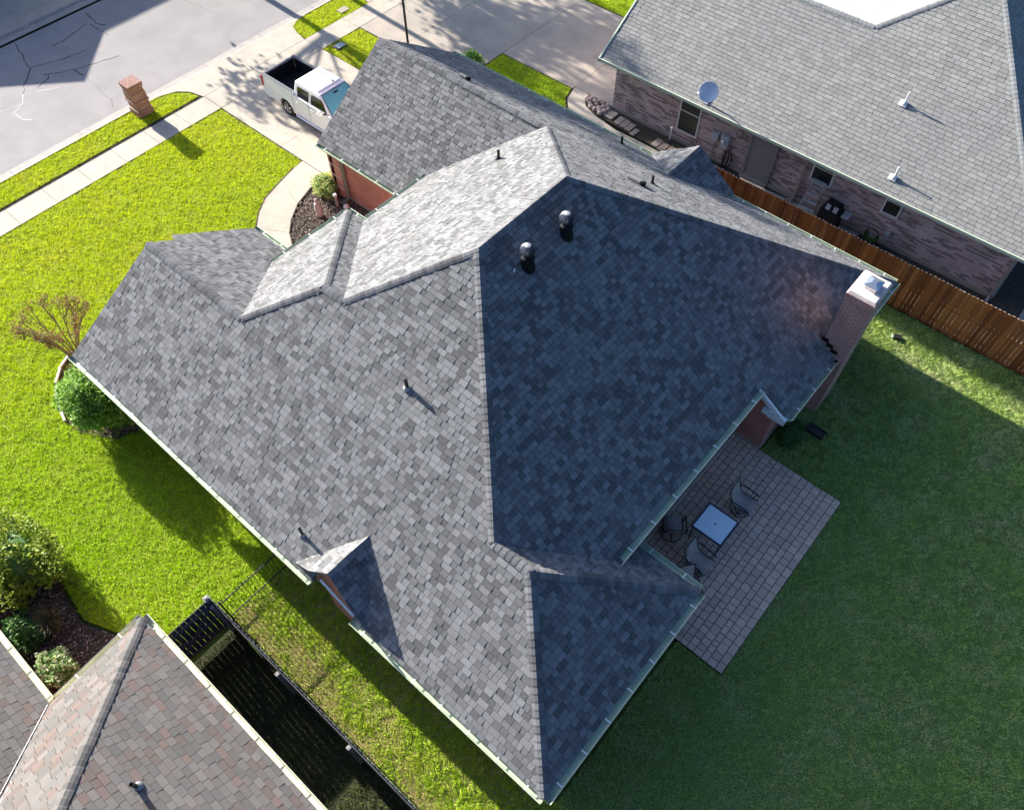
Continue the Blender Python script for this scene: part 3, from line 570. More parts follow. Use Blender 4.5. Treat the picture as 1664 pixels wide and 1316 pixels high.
# chimney
ch = MB(); cx0, cx1, cy0, cy1 = -2.42, -1.68, 15.93, 16.88
def ring(x0, x1, y0, y1, z): return [(x0, y0, z), (x1, y0, z), (x1, y1, z), (x0, y1, z)]
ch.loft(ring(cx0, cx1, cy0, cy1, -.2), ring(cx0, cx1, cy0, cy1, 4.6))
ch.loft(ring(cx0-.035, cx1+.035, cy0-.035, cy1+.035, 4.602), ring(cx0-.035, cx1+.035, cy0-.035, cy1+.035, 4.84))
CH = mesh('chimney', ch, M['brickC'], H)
mesh('chimney_crown', MB().loft(ring(cx0-.03, cx1+.03, cy0-.03, cy1+.03, 4.845), ring(cx0+.02, cx1-.02, cy0+.02, cy1-.02, 4.93)), mat('mortar_crown', (.66, .58, .52), .85, var=(.55, .47, .42), vscale=6), CH, bevel=.01)
mesh('flue_cap', MB().box((-2.02, 16.42, 5.0), (.3, .36, .13)).loft(ring(-2.22, -1.82, 16.2, 16.64, 5.06), ring(-2.08, -1.96, 16.36, 16.48, 5.12)), M['chrome'], CH)
mesh('step_flashing', MB().box((-2.38, 15.9, 2.97), (.2, .02, .13)).box((-2.2, 15.9, 2.84), (.2, .02, .13)).box((-2.02, 15.9, 2.71), (.2, .02, .13)), M['blackm'], CH)
# ------------------------------------------------------------------ roof fittings, each a thing of its own
def stack(name, label, loc, top, r, m, boot=None, group=None):
    t = thing(name, label, 'roof vent', loc, group); x, y, z = loc
    mesh('pipe', MB().lathe((x, y, z-.12), [(r, 0), (r, top+.12), (r*.75, top+.12), (r*.75, top+.02)], 14), m, t, smooth=False)
    mesh('boot', MB().lathe((x, y, z-.06), [(r*2.4, 0), (r*2.2, .06), (r*1.15, .13)], 14), boot or m, t); return t
gp = 'vent pipes on the charcoal roof'
stack('vent_pipe', 'short black vent pipe near the centre of the grey left roof slope', (-8.68, 6.28, 5.19), .3, .045, M['black'], M['lead'], gp)
stack('vent_pipe', 'short black vent pipe near the left gutter beside the small gable', (-8.93, 2.65, 2.83), .34, .04, M['black'], M['lead'], gp)
stack('vent_pipe', 'small black vent pipe on the bright street facing slope', (-12.79, 14.13, 4.72), .3, .045, M['black'], None, gp)
stack('vent_pipe', 'black vent pipe beside the low box vent on the right slope', (-8.65, 16.1, 4.8), .28, .04, M['black'], None, gp)
stack('vent_pipe', 'black vent pipe low on the shaded edge of the right slope', (-11.68, 19.1, 2.87), .3, .045, M['black'], None, gp)
ventm = mat('grey_vent_paint', (.2, .2, .19), .7)
def boxvent(loc, label, s=1):
    x, y, z = loc; t = thing('box_vent', label, 'roof vent', loc); a = -math.atan(.642)
    mesh('hood', MB().box((x, y, z+.1), (.48*s, .24*s, .1), 0, 0, a), ventm, t, bevel=.03); mesh('opening', MB().box((x+.27*s, y+.02, z+.08), (.05, .26*s, .1), 0, 0, a), M['blackm'], t)
    mesh('flashing', MB().box((x, y, z+.02), (.56*s, .34*s, .015), 0, 0, a), ventm, t)
boxvent((-8.78, 15.33, 5.29), 'low grey box vent on the right slope of the charcoal roof')
boxvent((-16.6, 16.72, 4.4), 'small dark box vent beside the garage ridge', .7)
vanem = mat('dull_aluminium', (.36, .36, .38), .55, metal=.4)
def turbine(x, y, z, label):
    t = thing('turbine_vent', label, 'turbine vent', (x, y, z), 'turbine vents on the shaded rear slope')
    mesh('base', MB().lathe((x, y, z-.2), [(.2, 0), (.18, .22), (.155, .3), (.155, .48), (.17, .5), (.17, .53)], 24), M['blackm'], t, smooth=True)
    hd = MB(); c = (x, y, z+.52); n = 20
    for k in range(n):
        ring_ = []
        for j in range(7):
            tt = j/6; ph = math.pi*(.12+.76*tt); a = 2*math.pi*k/n+tt*.75; r = .178*math.sin(ph)**.8+.02; hz = -.145*math.cos(ph)
            ring_.append((Vector((c[0]+r*math.cos(a), c[1]+r*math.sin(a), c[2]+hz)), Vector((c[0]+(r-.035)*math.cos(a+.24), c[1]+(r-.035)*math.sin(a+.24), c[2]+hz))))
        for (a1, b1), (a2, b2) in zip(ring_[:-1], ring_[1:]): hd.poly([a1, b1, b2, a2])
    mesh('vane_ball', hd, vanem, t); mesh('cap', MB().lathe((x, y, z+.65), [(.08, 0), (.07, .02), (.02, .03)], 20), vanem, t)
    mesh('inner_core', MB().lathe((x, y, z+.36), [(.12, 0), (.135, .14), (.08, .28)], 16), M['blackm'], t)
turbine(-8.19, 11.41, 6.55, 'spinning turbine vent nearer the right end of the main ridge')
turbine(-8.21, 10.0, 6.56, 'spinning turbine vent nearer the left end of the main ridge')
props(mesh('roof_nail_strip', MB().box((-8.3, 9.63, 6.65), (.03, .12, .02), .6), M['white'], base=(-8.3, 9.63, 6.65)), 'tiny white metal scrap on the dark slope below the turbine vents', 'scrap')
# ================================================================== RIGHT NEIGHBOUR (pale roof)
HB = thing('brick_house', 'mauve brick house with a pale grey shingle roof at upper right', 'house', (-5, 30, 0))
f1 = (-15.62, 23.15, 2.45); f2 = (1.05, 23.15, 2.45); pk = (-4.72, 29.6, 6.64); va = (-7.34, 27.2, 5.08); fp = (-15.62, 27.2, 5.08)
BA = [f1, f2, pk, va, fp]; BB = [f2, (1.05, 36, 2.45), (-4.72, 36, 6.64), pk]; BC = [va, pk, (-4.72, 36, 6.64), (-11.4, 36, 2.45), (-11.4, 31.25, 2.45)]; BD = [fp, va, (-11.4, 31.25, 2.45), (-15.62, 31.25, 2.45)]
rb = build_roof(HB, [BA, BB, BC, BD], M['shingleB'], M['fasciaB'], stag=True, t1=.007, t2=.014, gap=.011, expo=.145)
for p, q, A, B in ((fp, va, BA, BD), (va, pk, BA, BC), (f2, pk, BA, BB), ((-4.72, 36, 6.64), pk, BC, BB)):
    mb = MB(); ridge_caps(mb, p, q, A, B, w=.14, lift=.015); mesh('ridge_cap', mb, M['ridgeB'], rb)
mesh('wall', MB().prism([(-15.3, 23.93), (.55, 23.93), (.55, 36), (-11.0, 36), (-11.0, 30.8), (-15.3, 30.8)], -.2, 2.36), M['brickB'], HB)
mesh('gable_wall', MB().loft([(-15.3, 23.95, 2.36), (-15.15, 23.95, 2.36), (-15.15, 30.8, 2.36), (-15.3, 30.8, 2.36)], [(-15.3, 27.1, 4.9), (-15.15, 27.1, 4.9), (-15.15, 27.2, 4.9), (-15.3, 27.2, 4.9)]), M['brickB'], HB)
mesh('foundation', MB().prism([(-15.33, 23.86), (.62, 23.86), (.62, 30), (-15.33, 30)], -.2, .14), M['conc2'], HB)
mesh('eave_trim', MB().box((-7.28, 23.12, 2.42), (16.7, .04, .11)), M['fasciaB'], HB)
mesh('rake_trim', MB().loft([(-15.66, 23.1, 2.33), (-15.6, 23.1, 2.33), (-15.6, 27.2, 4.96), (-15.66, 27.2, 4.96)][::1], [(-15.66, 23.1, 2.47), (-15.6, 23.1, 2.47), (-15.6, 27.2, 5.1), (-15.66, 27.2, 5.1)]), M['fasciaB'], HB)
def win(x0, x1, z0, z1, y=23.93):
    cx = (x0+x1)/2; cz = (z0+z1)/2; w = x1-x0; h = z1-z0
    f = MB().box((cx, y-.02, z0), (w+.08, .07, .05)).box((cx, y-.02, z1), (w+.08, .07, .05)).box((x0, y-.02, cz), (.05, .07, h-.052)).box((x1, y-.02, cz), (.05, .07, h-.052)).box((cx, y-.025, z0+h*.52), (w-.052, .05, .03))
    fo = mesh('window', f, M['white'], HB); mesh('pane', MB().box((cx, y-.005, cz), (w-.05, .03, h-.05)), M['screen'], fo)
win(-12.22, -11.34, .52, 2.2); win(-6.62, -5.86, 1.15, 2.2); win(-3.9, -3.34, 1.2, 2.2)
dd = mesh('side_door', MB().box((-8.6, 23.91, 1.05), (.95, .06, 2.05)), M['door'], HB); mesh('door_frame', MB().box((-9.12, 23.9, 1.07), (.1, .1, 2.14)).box((-8.08, 23.9, 1.07), (.1, .1, 2.14)), M['door'], dd)
mesh('door_sill', MB().box((-8.6, 23.82, .03), (1.1, .22, .08)), M['conc2'], dd); mesh('door_knob', MB().ell((-8.22, 23.85, 1.0), (.035, .04, .035)), M['chrome'], dd)
downspout(HB, -6.92, 23.86, 0, 2.38, (0, -1, 0), M['conc2']); downspout(HB, .5, 23.86, 0, 2.38, (0, -1, 0), M['conc2'])
mesh('splash_pipe', MB().tube([(-6.92, 23.75, .08), (-7.1, 23.6, .07), (-8.0, 23.55, .07), (-9.0, 23.5, .07)], .05), M['conc2'], HB)
gB = 'white vent stacks on the pale roof'
for x, y, z, lab in ((-5.05, 25.53, 4.0, 'white vent stack higher up the pale grey roof'), (-3.97, 23.62, 2.76, 'white vent stack near the eave of the pale grey roof')):
    t = thing('vent_stack', lab, 'roof vent', (x, y, z), gB)
    mesh('pipe', MB().tube([(x, y, z), (x, y, z+.46)], .026, 10), M['white'], t); mesh('cone', MB().lathe((x, y, z-.02), [(.1, 0), (.085, .08), (.045, .16)], 16), M['white'], t, smooth=True)
    mesh('flashing', MB().box((x-.03, y-.02, z+.03), (.26, .2, .015), 0, 0, math.atan(.65)), M['white'], t)
# satellite dish
t = thing('satellite_dish', 'pale round satellite dish standing at the eave of the pale roof', 'satellite dish', (-10.95, 23.3, 2.55))
c = Vector((-10.86, 23.12, 3.12)); ax = (Vector((4.0, -12.0, 10.5))).normalized(); prof = []
for k in range(9): r = .35*k/8; prof.append((r, r*r*.75))
prof += [(.357, .092), (.352, .08)]+[(.35*k/8, (.35*k/8)**2*.75-.012) for k in range(7, -1, -1)]
dm = MB(); i0 = len(dm.v); u = ax.orthogonal().normalized(); v = ax.cross(u); n = 32
for r, h in prof: dm.v += [tuple(c+ax*h+(u*math.cos(2*math.pi*j/n)+v*math.sin(2*math.pi*j/n))*max(r, 1e-3)) for j in range(n)]
for k in range(len(prof)-1):
    for j in range(n): a = k*n+j; b = k*n+(j+1) % n; dm.f.append((a, b, b+n, a+n))
mesh('reflector', dm, mat('dish_paint', (.62, .66, .7), .35), t, smooth=True)
mesh('mast', MB().tube([(-10.95, 23.3, 2.5), (-10.95, 23.3, 2.9), tuple(c-ax*.02)], .025), M['lead'], t)
lnb = c+ax*.4+Vector((-.3, -.1, -.16)); mesh('feed_arm', MB().tube([tuple(c-Vector((0.08, 0.08, .27))), tuple(lnb)], .014), M['white'], t); mesh('feed_horn', MB().tube([tuple(lnb), tuple(lnb-ax*.12+Vector((.05, 0, 0)))], [.04, .03]), M['white'], t)
mesh('mount_foot', MB().box((-10.95, 23.33, 2.6), (.18, .2, .03), 0, 0, math.atan(.65)), M['lead'], t)
# meters
def meter(x, z, w, h, lab, glassy=False):
    t = thing('meter_box', lab, 'meter box', (x, 23.9, z-h/2), 'meter boxes on the mauve brick wall')
    mesh('case', MB().box((x, 23.83, z), (w, .18, h)), M['plastic'], t, bevel=.03, segs=3)
    if glassy: mesh('dial_glass', MB().lathe((x, 23.74, z+.05), [(.08, 0), (.08, .07), (.05, .1)], 18, (0, -1, 0)), M['chrome'], t)
    mesh('conduit', MB().tube([(x, 23.88, z-h/2), (x, 23.88, .1)], .022), M['lead'], t)
meter(-10.52, 1.02, .3, .34, 'smaller pale grey meter box on the mauve wall left of the other'); meter(-10.08, 1.0, .34, .55, 'larger grey electric meter with round dial on the mauve wall', True)
t = thing('utility_pedestal', 'dark conduits and cables running down the wall below the meters', 'conduits', (-9.9, 23.8, 0))
for k, (dx, r) in enumerate(((0, .04), (.12, .03), (.22, .025))): mesh('conduit', MB().tube([(-9.95+dx, 23.85, .85-.1*k), (-9.95+dx*1.5, 23.8, .35), (-9.95+dx, 23.75, 0)], r), M['black'], t)
mesh('cable_loop', MB().tube([(-9.6+.13*math.cos(a/3), 23.87, 1.55+.16*math.sin(a/3)) for a in range(20)], .01, 6), M['black'], t)
t = thing('drain_cleanout', 'thin white pipe standing by the pavers along the mauve wall', 'pipe', (-12.35, 23.75, 0)); mesh('pipe', MB().tube([(-12.35, 23.75, -.05), (-12.35, 23.75, .55)], .03), M['white'], t); mesh('pipe_cap', MB().lathe((-12.35, 23.75, .55), [(.04, 0), (.04, .04)], 12), M['white'], t)
# ladder
t = thing('step_ladder', 'aluminium step ladder leaning at the mauve wall behind the fence', 'ladder', (-6.3, 23.4, 0), rz=0)
def P_(u, s): return (-6.42+s*.46+(.06*(1-u)*(1 if s else -1)), 23.22+u*.5, .0+u*1.25)
for s in (0, 1): mesh('rail', MB().tube([P_(0, s), P_(1, s)], .028, 6), M['chrome'], t)
for k in range(5):
    u = .08+k*.2; a = P_(u, 0); b = P_(u, 1); mesh('step', MB().box(((a[0]+b[0])/2, a[1], a[2]), (b[0]-a[0], .19, .025), 0, 0, math.radians(-18)), M['plastic'], t)
mesh('top_cap', MB().box((-6.2, 23.74, 1.27), (.5, .16, .04)), M['plastic'], t)
# covered grill with three white bars
t = thing('covered_grill', 'black covered barbecue grill with white bars by the fence', 'grill', (-5.35, 23.45, 0))
gb = MB().loft([(-5.75, 23.2, 0), (-4.95, 23.2, 0), (-4.95, 23.75, 0), (-5.75, 23.75, 0)], [(-5.72, 23.22, .75), (-4.98, 23.22, .75), (-4.98, 23.73, .75), (-5.72, 23.73, .75)]).loft([(-5.72, 23.22, .752), (-4.98, 23.22, .752), (-4.98, 23.73, .752), (-5.72, 23.73, .752)], [(-5.6, 23.35, 1.05), (-5.1, 23.35, 1.05), (-5.1, 23.62, 1.05), (-5.6, 23.62, 1.05)])
mesh('cover', gb, M['blackm'], t, bevel=.06, segs=3)
for k in range(3):
    for dx in (0, .28): mesh('white_bar', MB().box((-5.52+dx+k*.055, 23.29-.02, .9+.0), (.025, .02, .2), 0, 0, math.radians(-24)), M['white'], t)
mesh('side_shelf', MB().box((-4.82, 23.5, .72), (.26, .35, .04)), M['plastic'], t)
# hose reel
t = thing('hose_reel', 'dark garden hose coiled on a reel at the mauve wall', 'hose reel', (-3.75, 23.7, 0))
hb = MB()
for k in range(4): hb.tube([(-3.75+(.2+.02*k)*math.cos(a*.35), 23.6-.035*k, .45+(.2+.02*k)*math.sin(a*.35)) for a in range(19)], .016, 6)
mesh('hose', hb, M['lf_dark'], t); mesh('reel_frame', MB().tube([(-3.98, 23.45, 0), (-3.9, 23.6, .45), (-3.98, 23.8, 0)], .02).tube([(-3.52, 23.45, 0), (-3.6, 23.6, .45), (-3.52, 23.8, 0)], .02), M['black'], t)
mesh('wall_faucet', MB().box((-3.35, 23.86, .5), (.16, .1, .2)), M['plastic'], t)
# ================================================================== LEFT NEIGHBOUR (brown roof)
HC = thing('brick_house', 'house corner with a brown and grey blended shingle roof at lower left', 'house', (-8, -5, 0))
CRt = [(-10.33, -1.04, 2.45), (12, -1.04, 2.45), (12, -6.9, 6.26), (-4.4, -6.9, 6.26)]
CF = [(-10.2, -3.44, 2.45), (-10.33, -1.04, 2.45), (-4.4, -6.9, 6.26), (-4.4, -9, 6.26), (-6.2, -7.5, 5.1)]
CW = [(-20, -3.44, 2.45), (-10.2, -3.44, 2.45), (-6.2, -7.5, 5.1), (-20, -7.5, 5.1)]
rc = build_roof(HC, [CRt, CF, CW], M['shingleC'], M['gutterC'], stag=True, widths=(.3,), t1=.009, t2=.016, expo=.15, sw=.25)
mb = MB(); ridge_caps(mb, CRt[0], CRt[3], CRt, CF, w=.13, lift=.018); mesh('ridge_cap', mb, M['ridgeC'], rc)
mb = MB()
for off in (-.03, .03): mb.tube([(-10.2+off, -3.44+off, 2.49), (-6.2+off, -7.5+off, 5.14)], .006, 5)
mesh('valley_flashing', mb, M['lead'], rc)
gutter(HC, CRt[0], CRt[1], (0, 1, 0), M['gutterC'], w=.12); gutter(HC, (-10.2, -3.3, 2.45), (-10.33, -1.04, 2.45), (-1, 0, 0), M['gutterC'], w=.12); gutter(HC, (-20, -3.44, 2.45), (-10.3, -3.44, 2.45), (0, 1, 0), M['gutterC'], w=.12)
mesh('wall', MB().prism([(-9.85, -1.5), (12, -1.5), (12, -10), (-20, -10), (-20, -3.95), (-9.85, -3.95)], -.2, 2.36), M['brick'], HC)
stack('vent_pipe', 'black vent pipe on the brown blended roof at lower left', (-6.9, -2.93, 3.68), .3, .045, M['black'], M['lead'])
# ================================================================== FENCES
def picket_fence(name, label, x0, x1, y, h, m, group=None, rail_side=1, pw=.138, topm=None, dog=True):
    t = thing(name, label, 'fence', (x0, y, 0), group); mb = MB(); tops = MB(); x = x0
    while x < x1-.05:
        g_ = random.uniform(.002, .012) if random.random() < .7 else .016; w = pw-g_; hh = h+random.uniform(-.012, .012); d = .03
        yy = y+random.uniform(-.004, .004)
        pr = [(x, -.02), (x+w, -.02), (x+w, hh-d), (x+w-d, hh), (x+d, hh), (x, hh-d)] if dog else [(x, -.02), (x+w, -.02), (x+w, hh), (x, hh)]
        i = len(mb.v); k = len(pr); mb.v += [(a, yy, b) for a, b in pr]+[(a, yy+.018, b) for a, b in pr]
        mb.f += [tuple(range(i, i+k)), tuple(range(i+k, i+2*k))[::-1]]+[(i+k+j, i+k+(j+1) % k, i+(j+1) % k, i+j) for j in range(k)]
        if topm: tops.box((x+w/2, yy+.009, hh+.003), (w-2*d, .02, .005))
        x += pw
    mesh('picket_panel', mb, m, t)
    if topm: mesh('picket_tips', tops, topm, t)
    for z in (.3, h*.52, h-.2): mesh('rail', MB().box(((x0+x1)/2, y+(.018+.022)*rail_side+(.0 if rail_side > 0 else .018), z), (x1-x0, .04, .09)), m, t)
    x = x0+.1
    while x < x1:
        mesh('post', MB().box((x, y+rail_side*.105, h/2-.06), (.09, .09, h-.1)), M['post'], t); x += 2.4
    return t
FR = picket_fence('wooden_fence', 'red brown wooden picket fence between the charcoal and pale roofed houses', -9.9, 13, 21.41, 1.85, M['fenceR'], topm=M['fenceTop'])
FL = picket_fence('wooden_fence', 'dark weathered wooden fence beside the brown roofed house', -9.82, 13, .27, 1.83, M['fenceL'], rail_side=-1, topm=None)
# dark gate between the fence corner and the brown roofed house
t = thing('wooden_gate', 'dark wooden gate with diagonal braces beside the brown roofed house', 'gate', (-9.87, -.6, 0)); mb = MB(); y = -1.42
while y < .18:
    mb.box((-9.88, y+.062, .98), (.02, .1285, 1.72)); y += .136
mesh('picket_panel', mb, M['fenceL'], t)
for z in (.3, .95, 1.65): mesh('rail', MB().box((-9.84, -.62, z), (.045, 1.56, .09)), M['fenceL'], t)
a = math.atan2(1.3, 1.4); mesh('brace', MB().box((-9.79, -.62, .98), (.03, 1.95, .09), 0, 0, a), M['fenceL'], t); mesh('brace', MB().box((-9.755, -.62, .98), (.03, 1.95, .09), 0, 0, -a), M['fenceL'], t)
t2 = thing('fence_post', 'thick dark corner post where the wooden gate meets the fence', 'post', (-9.85, .24, 0)); mesh('post', MB().box((-9.87, .2, .95), (.13, .12, 1.96)), M['fenceL'], t2); mesh('post_cap', MB().loft(ring(-9.95, -9.79, .12, .28, 1.935), ring(-9.89, -9.85, .18, .22, 1.99)), M['post'], t2)
# black iron fence
t = thing('iron_fence', 'low black iron fence between the dark wooden fence and the red brick house', 'fence', (-9.97, 1.4, 0))
for z in (.16, 1.05): mesh('rail', MB().box((-9.97, 1.4, z), (.03, 2.15, .03)), M['black'], t)
for k in range(20): mesh('picket', MB().tube([(-9.97, .42+k*.103, -.02), (-9.97, .42+k*.103, 1.18)], [.0085, .0085], 6), M['black'], t)
for k in range(20):
    if k % 2 == 0: mesh('finial', MB().ell((-9.97, .42+k*.103, 1.2), (.016, .016, .04), 6, 4), M['black'], t)
for y in (.35, 2.46): mesh('post', MB().box((-9.97, y, .6), (.05, .05, 1.24)), M['black'], t)
# dirt and turf patch in the sunny strip behind the gate
# ================================================================== MAILBOX
t = thing('brick_mailbox', 'tall pink brick mailbox pillar on the verge beside the street', 'mailbox', (-29.72, 11.2, 0)); mx, my = -29.78, 11.23
mb = MB()
for z0, z1, hw in ((0, .26, .34), (.26, .6, .3), (.6, .67, .34), (.67, 1.0, .305), (1.0, 1.2, .285), (1.2, 1.31, .315), (1.31, 1.38, .33)):
    mb.loft(ring(mx-hw, mx+hw, my-hw, my+hw, z0), ring(mx-hw, mx+hw, my-hw, my+hw, z1-.002))
mbk = brick_mat('pink_brick', (.5, .27, .21), (.4, .2, .15), (.2, .13, .11), bw=.2, bh=.075, ms=.014)
mesh('pillar', mb, mbk, t)
lg = MB()
for z in (.56, .24): lg.box((mx, my-.31, z+.03), (.6, .05, .03))
mesh('brick_ledge', lg, mat('pale_ledge', (.72, .6, .54), .8), t)  # ledges paler than the pillar brick
mesh('mail_slot', MB().box((mx-.3, my, .98), (.04, .3, .2)), M['black'], t)
# ================================================================== PICKUP
T_ = thing('pickup_truck', 'white crew cab pickup truck with a dark open bed on the driveway', 'pickup truck', (-23.5, 15.87, 0))
yl, yr = 14.95, 16.79; yc = (yl+yr)/2; xr, xf = -26.32, -20.85
def sec(x, z): return (x, z)
# side panels with wheel arches, as outlines in x-z
def arch(cx, r, n=10): return [(cx-r*math.cos(math.pi*k/n), .36+r*math.sin(math.pi*k/n)) for k in range(n+1)]
side = [(xr, .5)]+[(-25.42+.0, .42)]+arch(-24.98, .43)+[(-24.5, .36), (-22.3, .36)]+arch(-21.85, .43)+[(-21.35, .42), (xf+.05, .45), (xf, .7), (xf+.02, 1.02), (-21.1, 1.1), (-22.25, 1.17), (-24.45, 1.2), (-24.47, 1.3), (xr+.02, 1.3), (xr, 1.1)]
bd = MB()
for y0, y1, tap in ((yl, yl+.1, 1), (yr-.1, yr, -1)):
    i = len(bd.v); k = len(side)
    def yy(z, yv, outer): return yv+(tap*max(0, z-.85)*.16 if True else 0)
    A = [(x, yy(z, y0, 1), z) for x, z in side]; B = [(x, yy(z, y1, 0), z) for x, z in side]
    bd.v += A+B; bd.f += [tuple(range(i+k-1, i-1, -1)) if False else tuple(range(i, i+k)), tuple(range(i+k, i+2*k))[::-1]]+[(i+j, i+k+j, i+k+(j+1) % k, i+(j+1) % k) for j in range(k)]
mesh('body_side', bd, M['paint'], T_, bevel=.025, segs=3)
mesh('tailgate', MB().box((xr+.05, yc, .92), (.09, yr-yl-.2, .74)), M['paint'], T_, bevel=.02)
mesh('bed_floor', MB().box((-25.4, yc, .8), (1.75, yr-yl-.2, .06)), M['blackm'], T_)
mesh('bed_liner', MB().box((-25.4, yl+.165, 1.03), (1.78, .03, .5)).box((-25.4, yr-.165, 1.03), (1.78, .03, .5)).box((xr+.115, yc, 1.03), (.03, 1.4, .5)).box((-24.53, yc, 1.03), (.03, 1.4, .5)), M['blackm'], T_)
rl = MB().box((-25.4, yl+.125, 1.315), (1.86, .1, .03)).box((-25.4, yr-.125, 1.315), (1.86, .1, .03)).box((xr+.05, yc, 1.31), (.09, 1.5, .03))
mesh('bed_rail', rl, mat('grey_rail', (.12, .13, .14), .5), T_, bevel=.01)
hood = MB().loft([(-22.3, yl+.08, .7), (xf+.04, yl+.08, .7), (xf+.04, yr-.08, .7), (-22.3, yr-.08, .7)], [(-22.3, yl+.1, 1.17), (xf+.12, yl+.14, 1.04), (xf+.12, yr-.14, 1.04), (-22.3, yr-.1, 1.17)]); mesh('hood', hood, M['paint'], T_, bevel=.03)
mesh('cab_floor', MB().box((-23.4, yc, .7), (2.1, 1.55, .7)), M['blackm'], T_)
cab = MB().loft([(-24.47, yl+.1, 1.17), (-22.2, yl+.1, 1.15), (-22.2, yr-.1, 1.15), (-24.47, yr-.1, 1.17)], [(-24.38, yl+.27, 1.74), (-22.92, yl+.27, 1.74), (-22.92, yr-.27, 1.74), (-24.38, yr-.27, 1.74)])
cb_ = mesh('cab', cab, M['paint'], T_, bevel=.07, segs=4, smooth=False)
mesh('roof_panel', MB().loft(ring(-24.36, -22.96, yl+.26, yr-.26, 1.72), ring(-24.2, -23.1, yl+.36, yr-.36, 1.785)), M['paint'], T_, bevel=.05, segs=4)
def on_side(x, u, off=.0):                            # u 0..1 up the cab side (left)
    return (x, yl+.1+.17*u-off, 1.165+.575*u)
for nm, a, b, s0, s1 in (('rear_side_window', -24.22, -23.55, .03, 0.0), ('front_side_window', -23.4, -22.5, 0, .33)):
    lo, hi = .1, .74
    for sgn in (0, 1):
        pts = [on_side(a+s0, lo, .012), on_side(b, lo, .012), on_side(b-s1*.55, hi-.18 if s1 else hi-.05, .012), on_side(b-s1, hi, .012), on_side(a+.06, hi, .012), on_side(a, hi-.1, .012)]
        if sgn: pts = [(x, 2*yc-y, z) for x, y, z in pts][::-1]
        wv = MB(); i = 0; k = len(pts); dy = .02 if not sgn else -.02
        wv.v += pts+[(x, y+dy, z) for x, y, z in pts]; wv.f += [tuple(range(k)), tuple(range(k, 2*k))[::-1]]+[(j, k+j, k+(j+1) % k, (j+1) % k) for j in range(k)]
        mesh(nm, wv, M['glass'], T_)
        cxw = sum(p[0] for p in pts)/k; czw = sum(p[2] for p in pts)/k
ws = [(-22.2+.015, yl+.16, 1.19), (-22.2+.015, yr-.16, 1.19), (-22.88+.015, yr-.33, 1.71), (-22.88+.015, yl+.33, 1.71)]
wv = MB(); wv.v = ws+[(x-.02, y, z-.03) for x, y, z in ws]; wv.f = [(0, 1, 2, 3), (7, 6, 5, 4), (0, 4, 5, 1), (1, 5, 6, 2), (2, 6, 7, 3), (3, 7, 4, 0)]; wsh = mesh('windshield', wv, M['wind'], T_)
mesh('windshield_trim', MB().tube([ws[0], ws[3], ws[2], ws[1]], .016, 6).tube([ws[0], ws[1]], .03, 6), M['blackm'], wsh)
rw = [(-24.48, yl+.3, 1.28), (-24.48, yr-.3, 1.28), (-24.405, yr-.36, 1.64), (-24.405, yl+.36, 1.64)]; mb = MB(); mb.poly(rw); mesh('rear_window', mb, M['glass'], T_)
for cx in (-24.98, -21.85):
    for s in (0, 1):
        y0 = yl+.14 if not s else yr-.14; ax = (0, -1, 0) if not s else (0, 1, 0)
        wh = mesh('wheel', MB().lathe((cx, y0, .37), [(.2, -.1), (.34, -.1), (.37, -.06), (.37, .07), (.34, .11), (.235, .115), (.235, .08)], 28, ax), M['tyre'], T_)
        rm = MB().lathe((cx, y0, .37), [(.235, .0), (.235, .1), (.215, .112), (.2, .07), (.05, .06), (.05, .09), (.0, .095)], 28, ax)
        sg = -1 if not s else 1
        for k in range(5):
            aa = 2*math.pi*k/5+.3; rm.box((cx+.12*math.cos(aa), y0+sg*.1, .37+.12*math.sin(aa)), (.16, .03, .05), 0, -aa)
        mesh('rim', rm, M['rim'], wh)
        mesh('wheel_well', MB().lathe((cx, y0+(.05 if not s else -.05), .36), [(.42, -.1), (.42, .08), (.1, .08)], 20, ax), M['blackm'], T_)
for s in (0, 1):
    y = yl-.1 if not s else yr+.1; mesh('side_mirror', MB().ell((-22.62, y, 1.27), (.1, .13, .1), 12, 8), M['paint'], T_, smooth=True); mesh('mirror_arm', MB().box((-22.55, yl+.06 if not s else yr-.06, 1.2), (.06, .14, .05)), M['black'], T_)
    y = yl+.02 if not s else yr-.02; mesh('tail_light', MB().box((xr+.0, y+(.03 if not s else -.03), 1.03), (.09, .1, .42)), M['redl'], T_, bevel=.01)
    y = yl+.03 if not s else yr-.03
    for x in (-24.2, -23.3): mesh('door_handle', MB().box((x+.05, y-(.03 if not s else -.03), 1.02), (.14, .03, .03)), M['chrome'], T_, bevel=.006)
    y = yl-.03 if not s else yr+.03; mesh('step_bar', MB().tube([(-24.45, y+.1*(1-2*s), .4), (-24.35, y, .34), (-22.5, y, .34), (-22.4, y+.1*(1-2*s), .4)], .035), M['chrome'], T_)
    for x in (-24.45, -23.47): mesh('door_gap', MB().box((x, (yl+.001) if not s else (yr-.001), .82), (.012, .004, .74)), M['blackm'], T_)
mesh('rear_bumper', MB().box((xr-.06, yc, .5), (.14, 1.7, .18)), M['chrome'], T_, bevel=.03); mesh('front_bumper', MB().box((xf+.02, yc, .5), (.16, 1.7, .25)), M['chrome'], T_, bevel=.03)
mesh('grille', MB().box((xf+.0, yc, .82), (.06, 1.1, .3)), M['black'], T_); mesh('headlight', MB().box((xf+.02, yl+.25, .86), (.08, .3, .2)), M['chrome'], T_); mesh('headlight', MB().box((xf+.02, yr-.25, .86), (.08, .3, .2)), M['chrome'], T_)
mesh('roof_antenna', MB().box((-23.15, yc+.25, 1.81), (.1, .04, .05)), M['black'], T_); mesh('rear_mirror', MB().box((-22.75, yc, 1.62), (.04, .2, .08)), M['black'], T_)
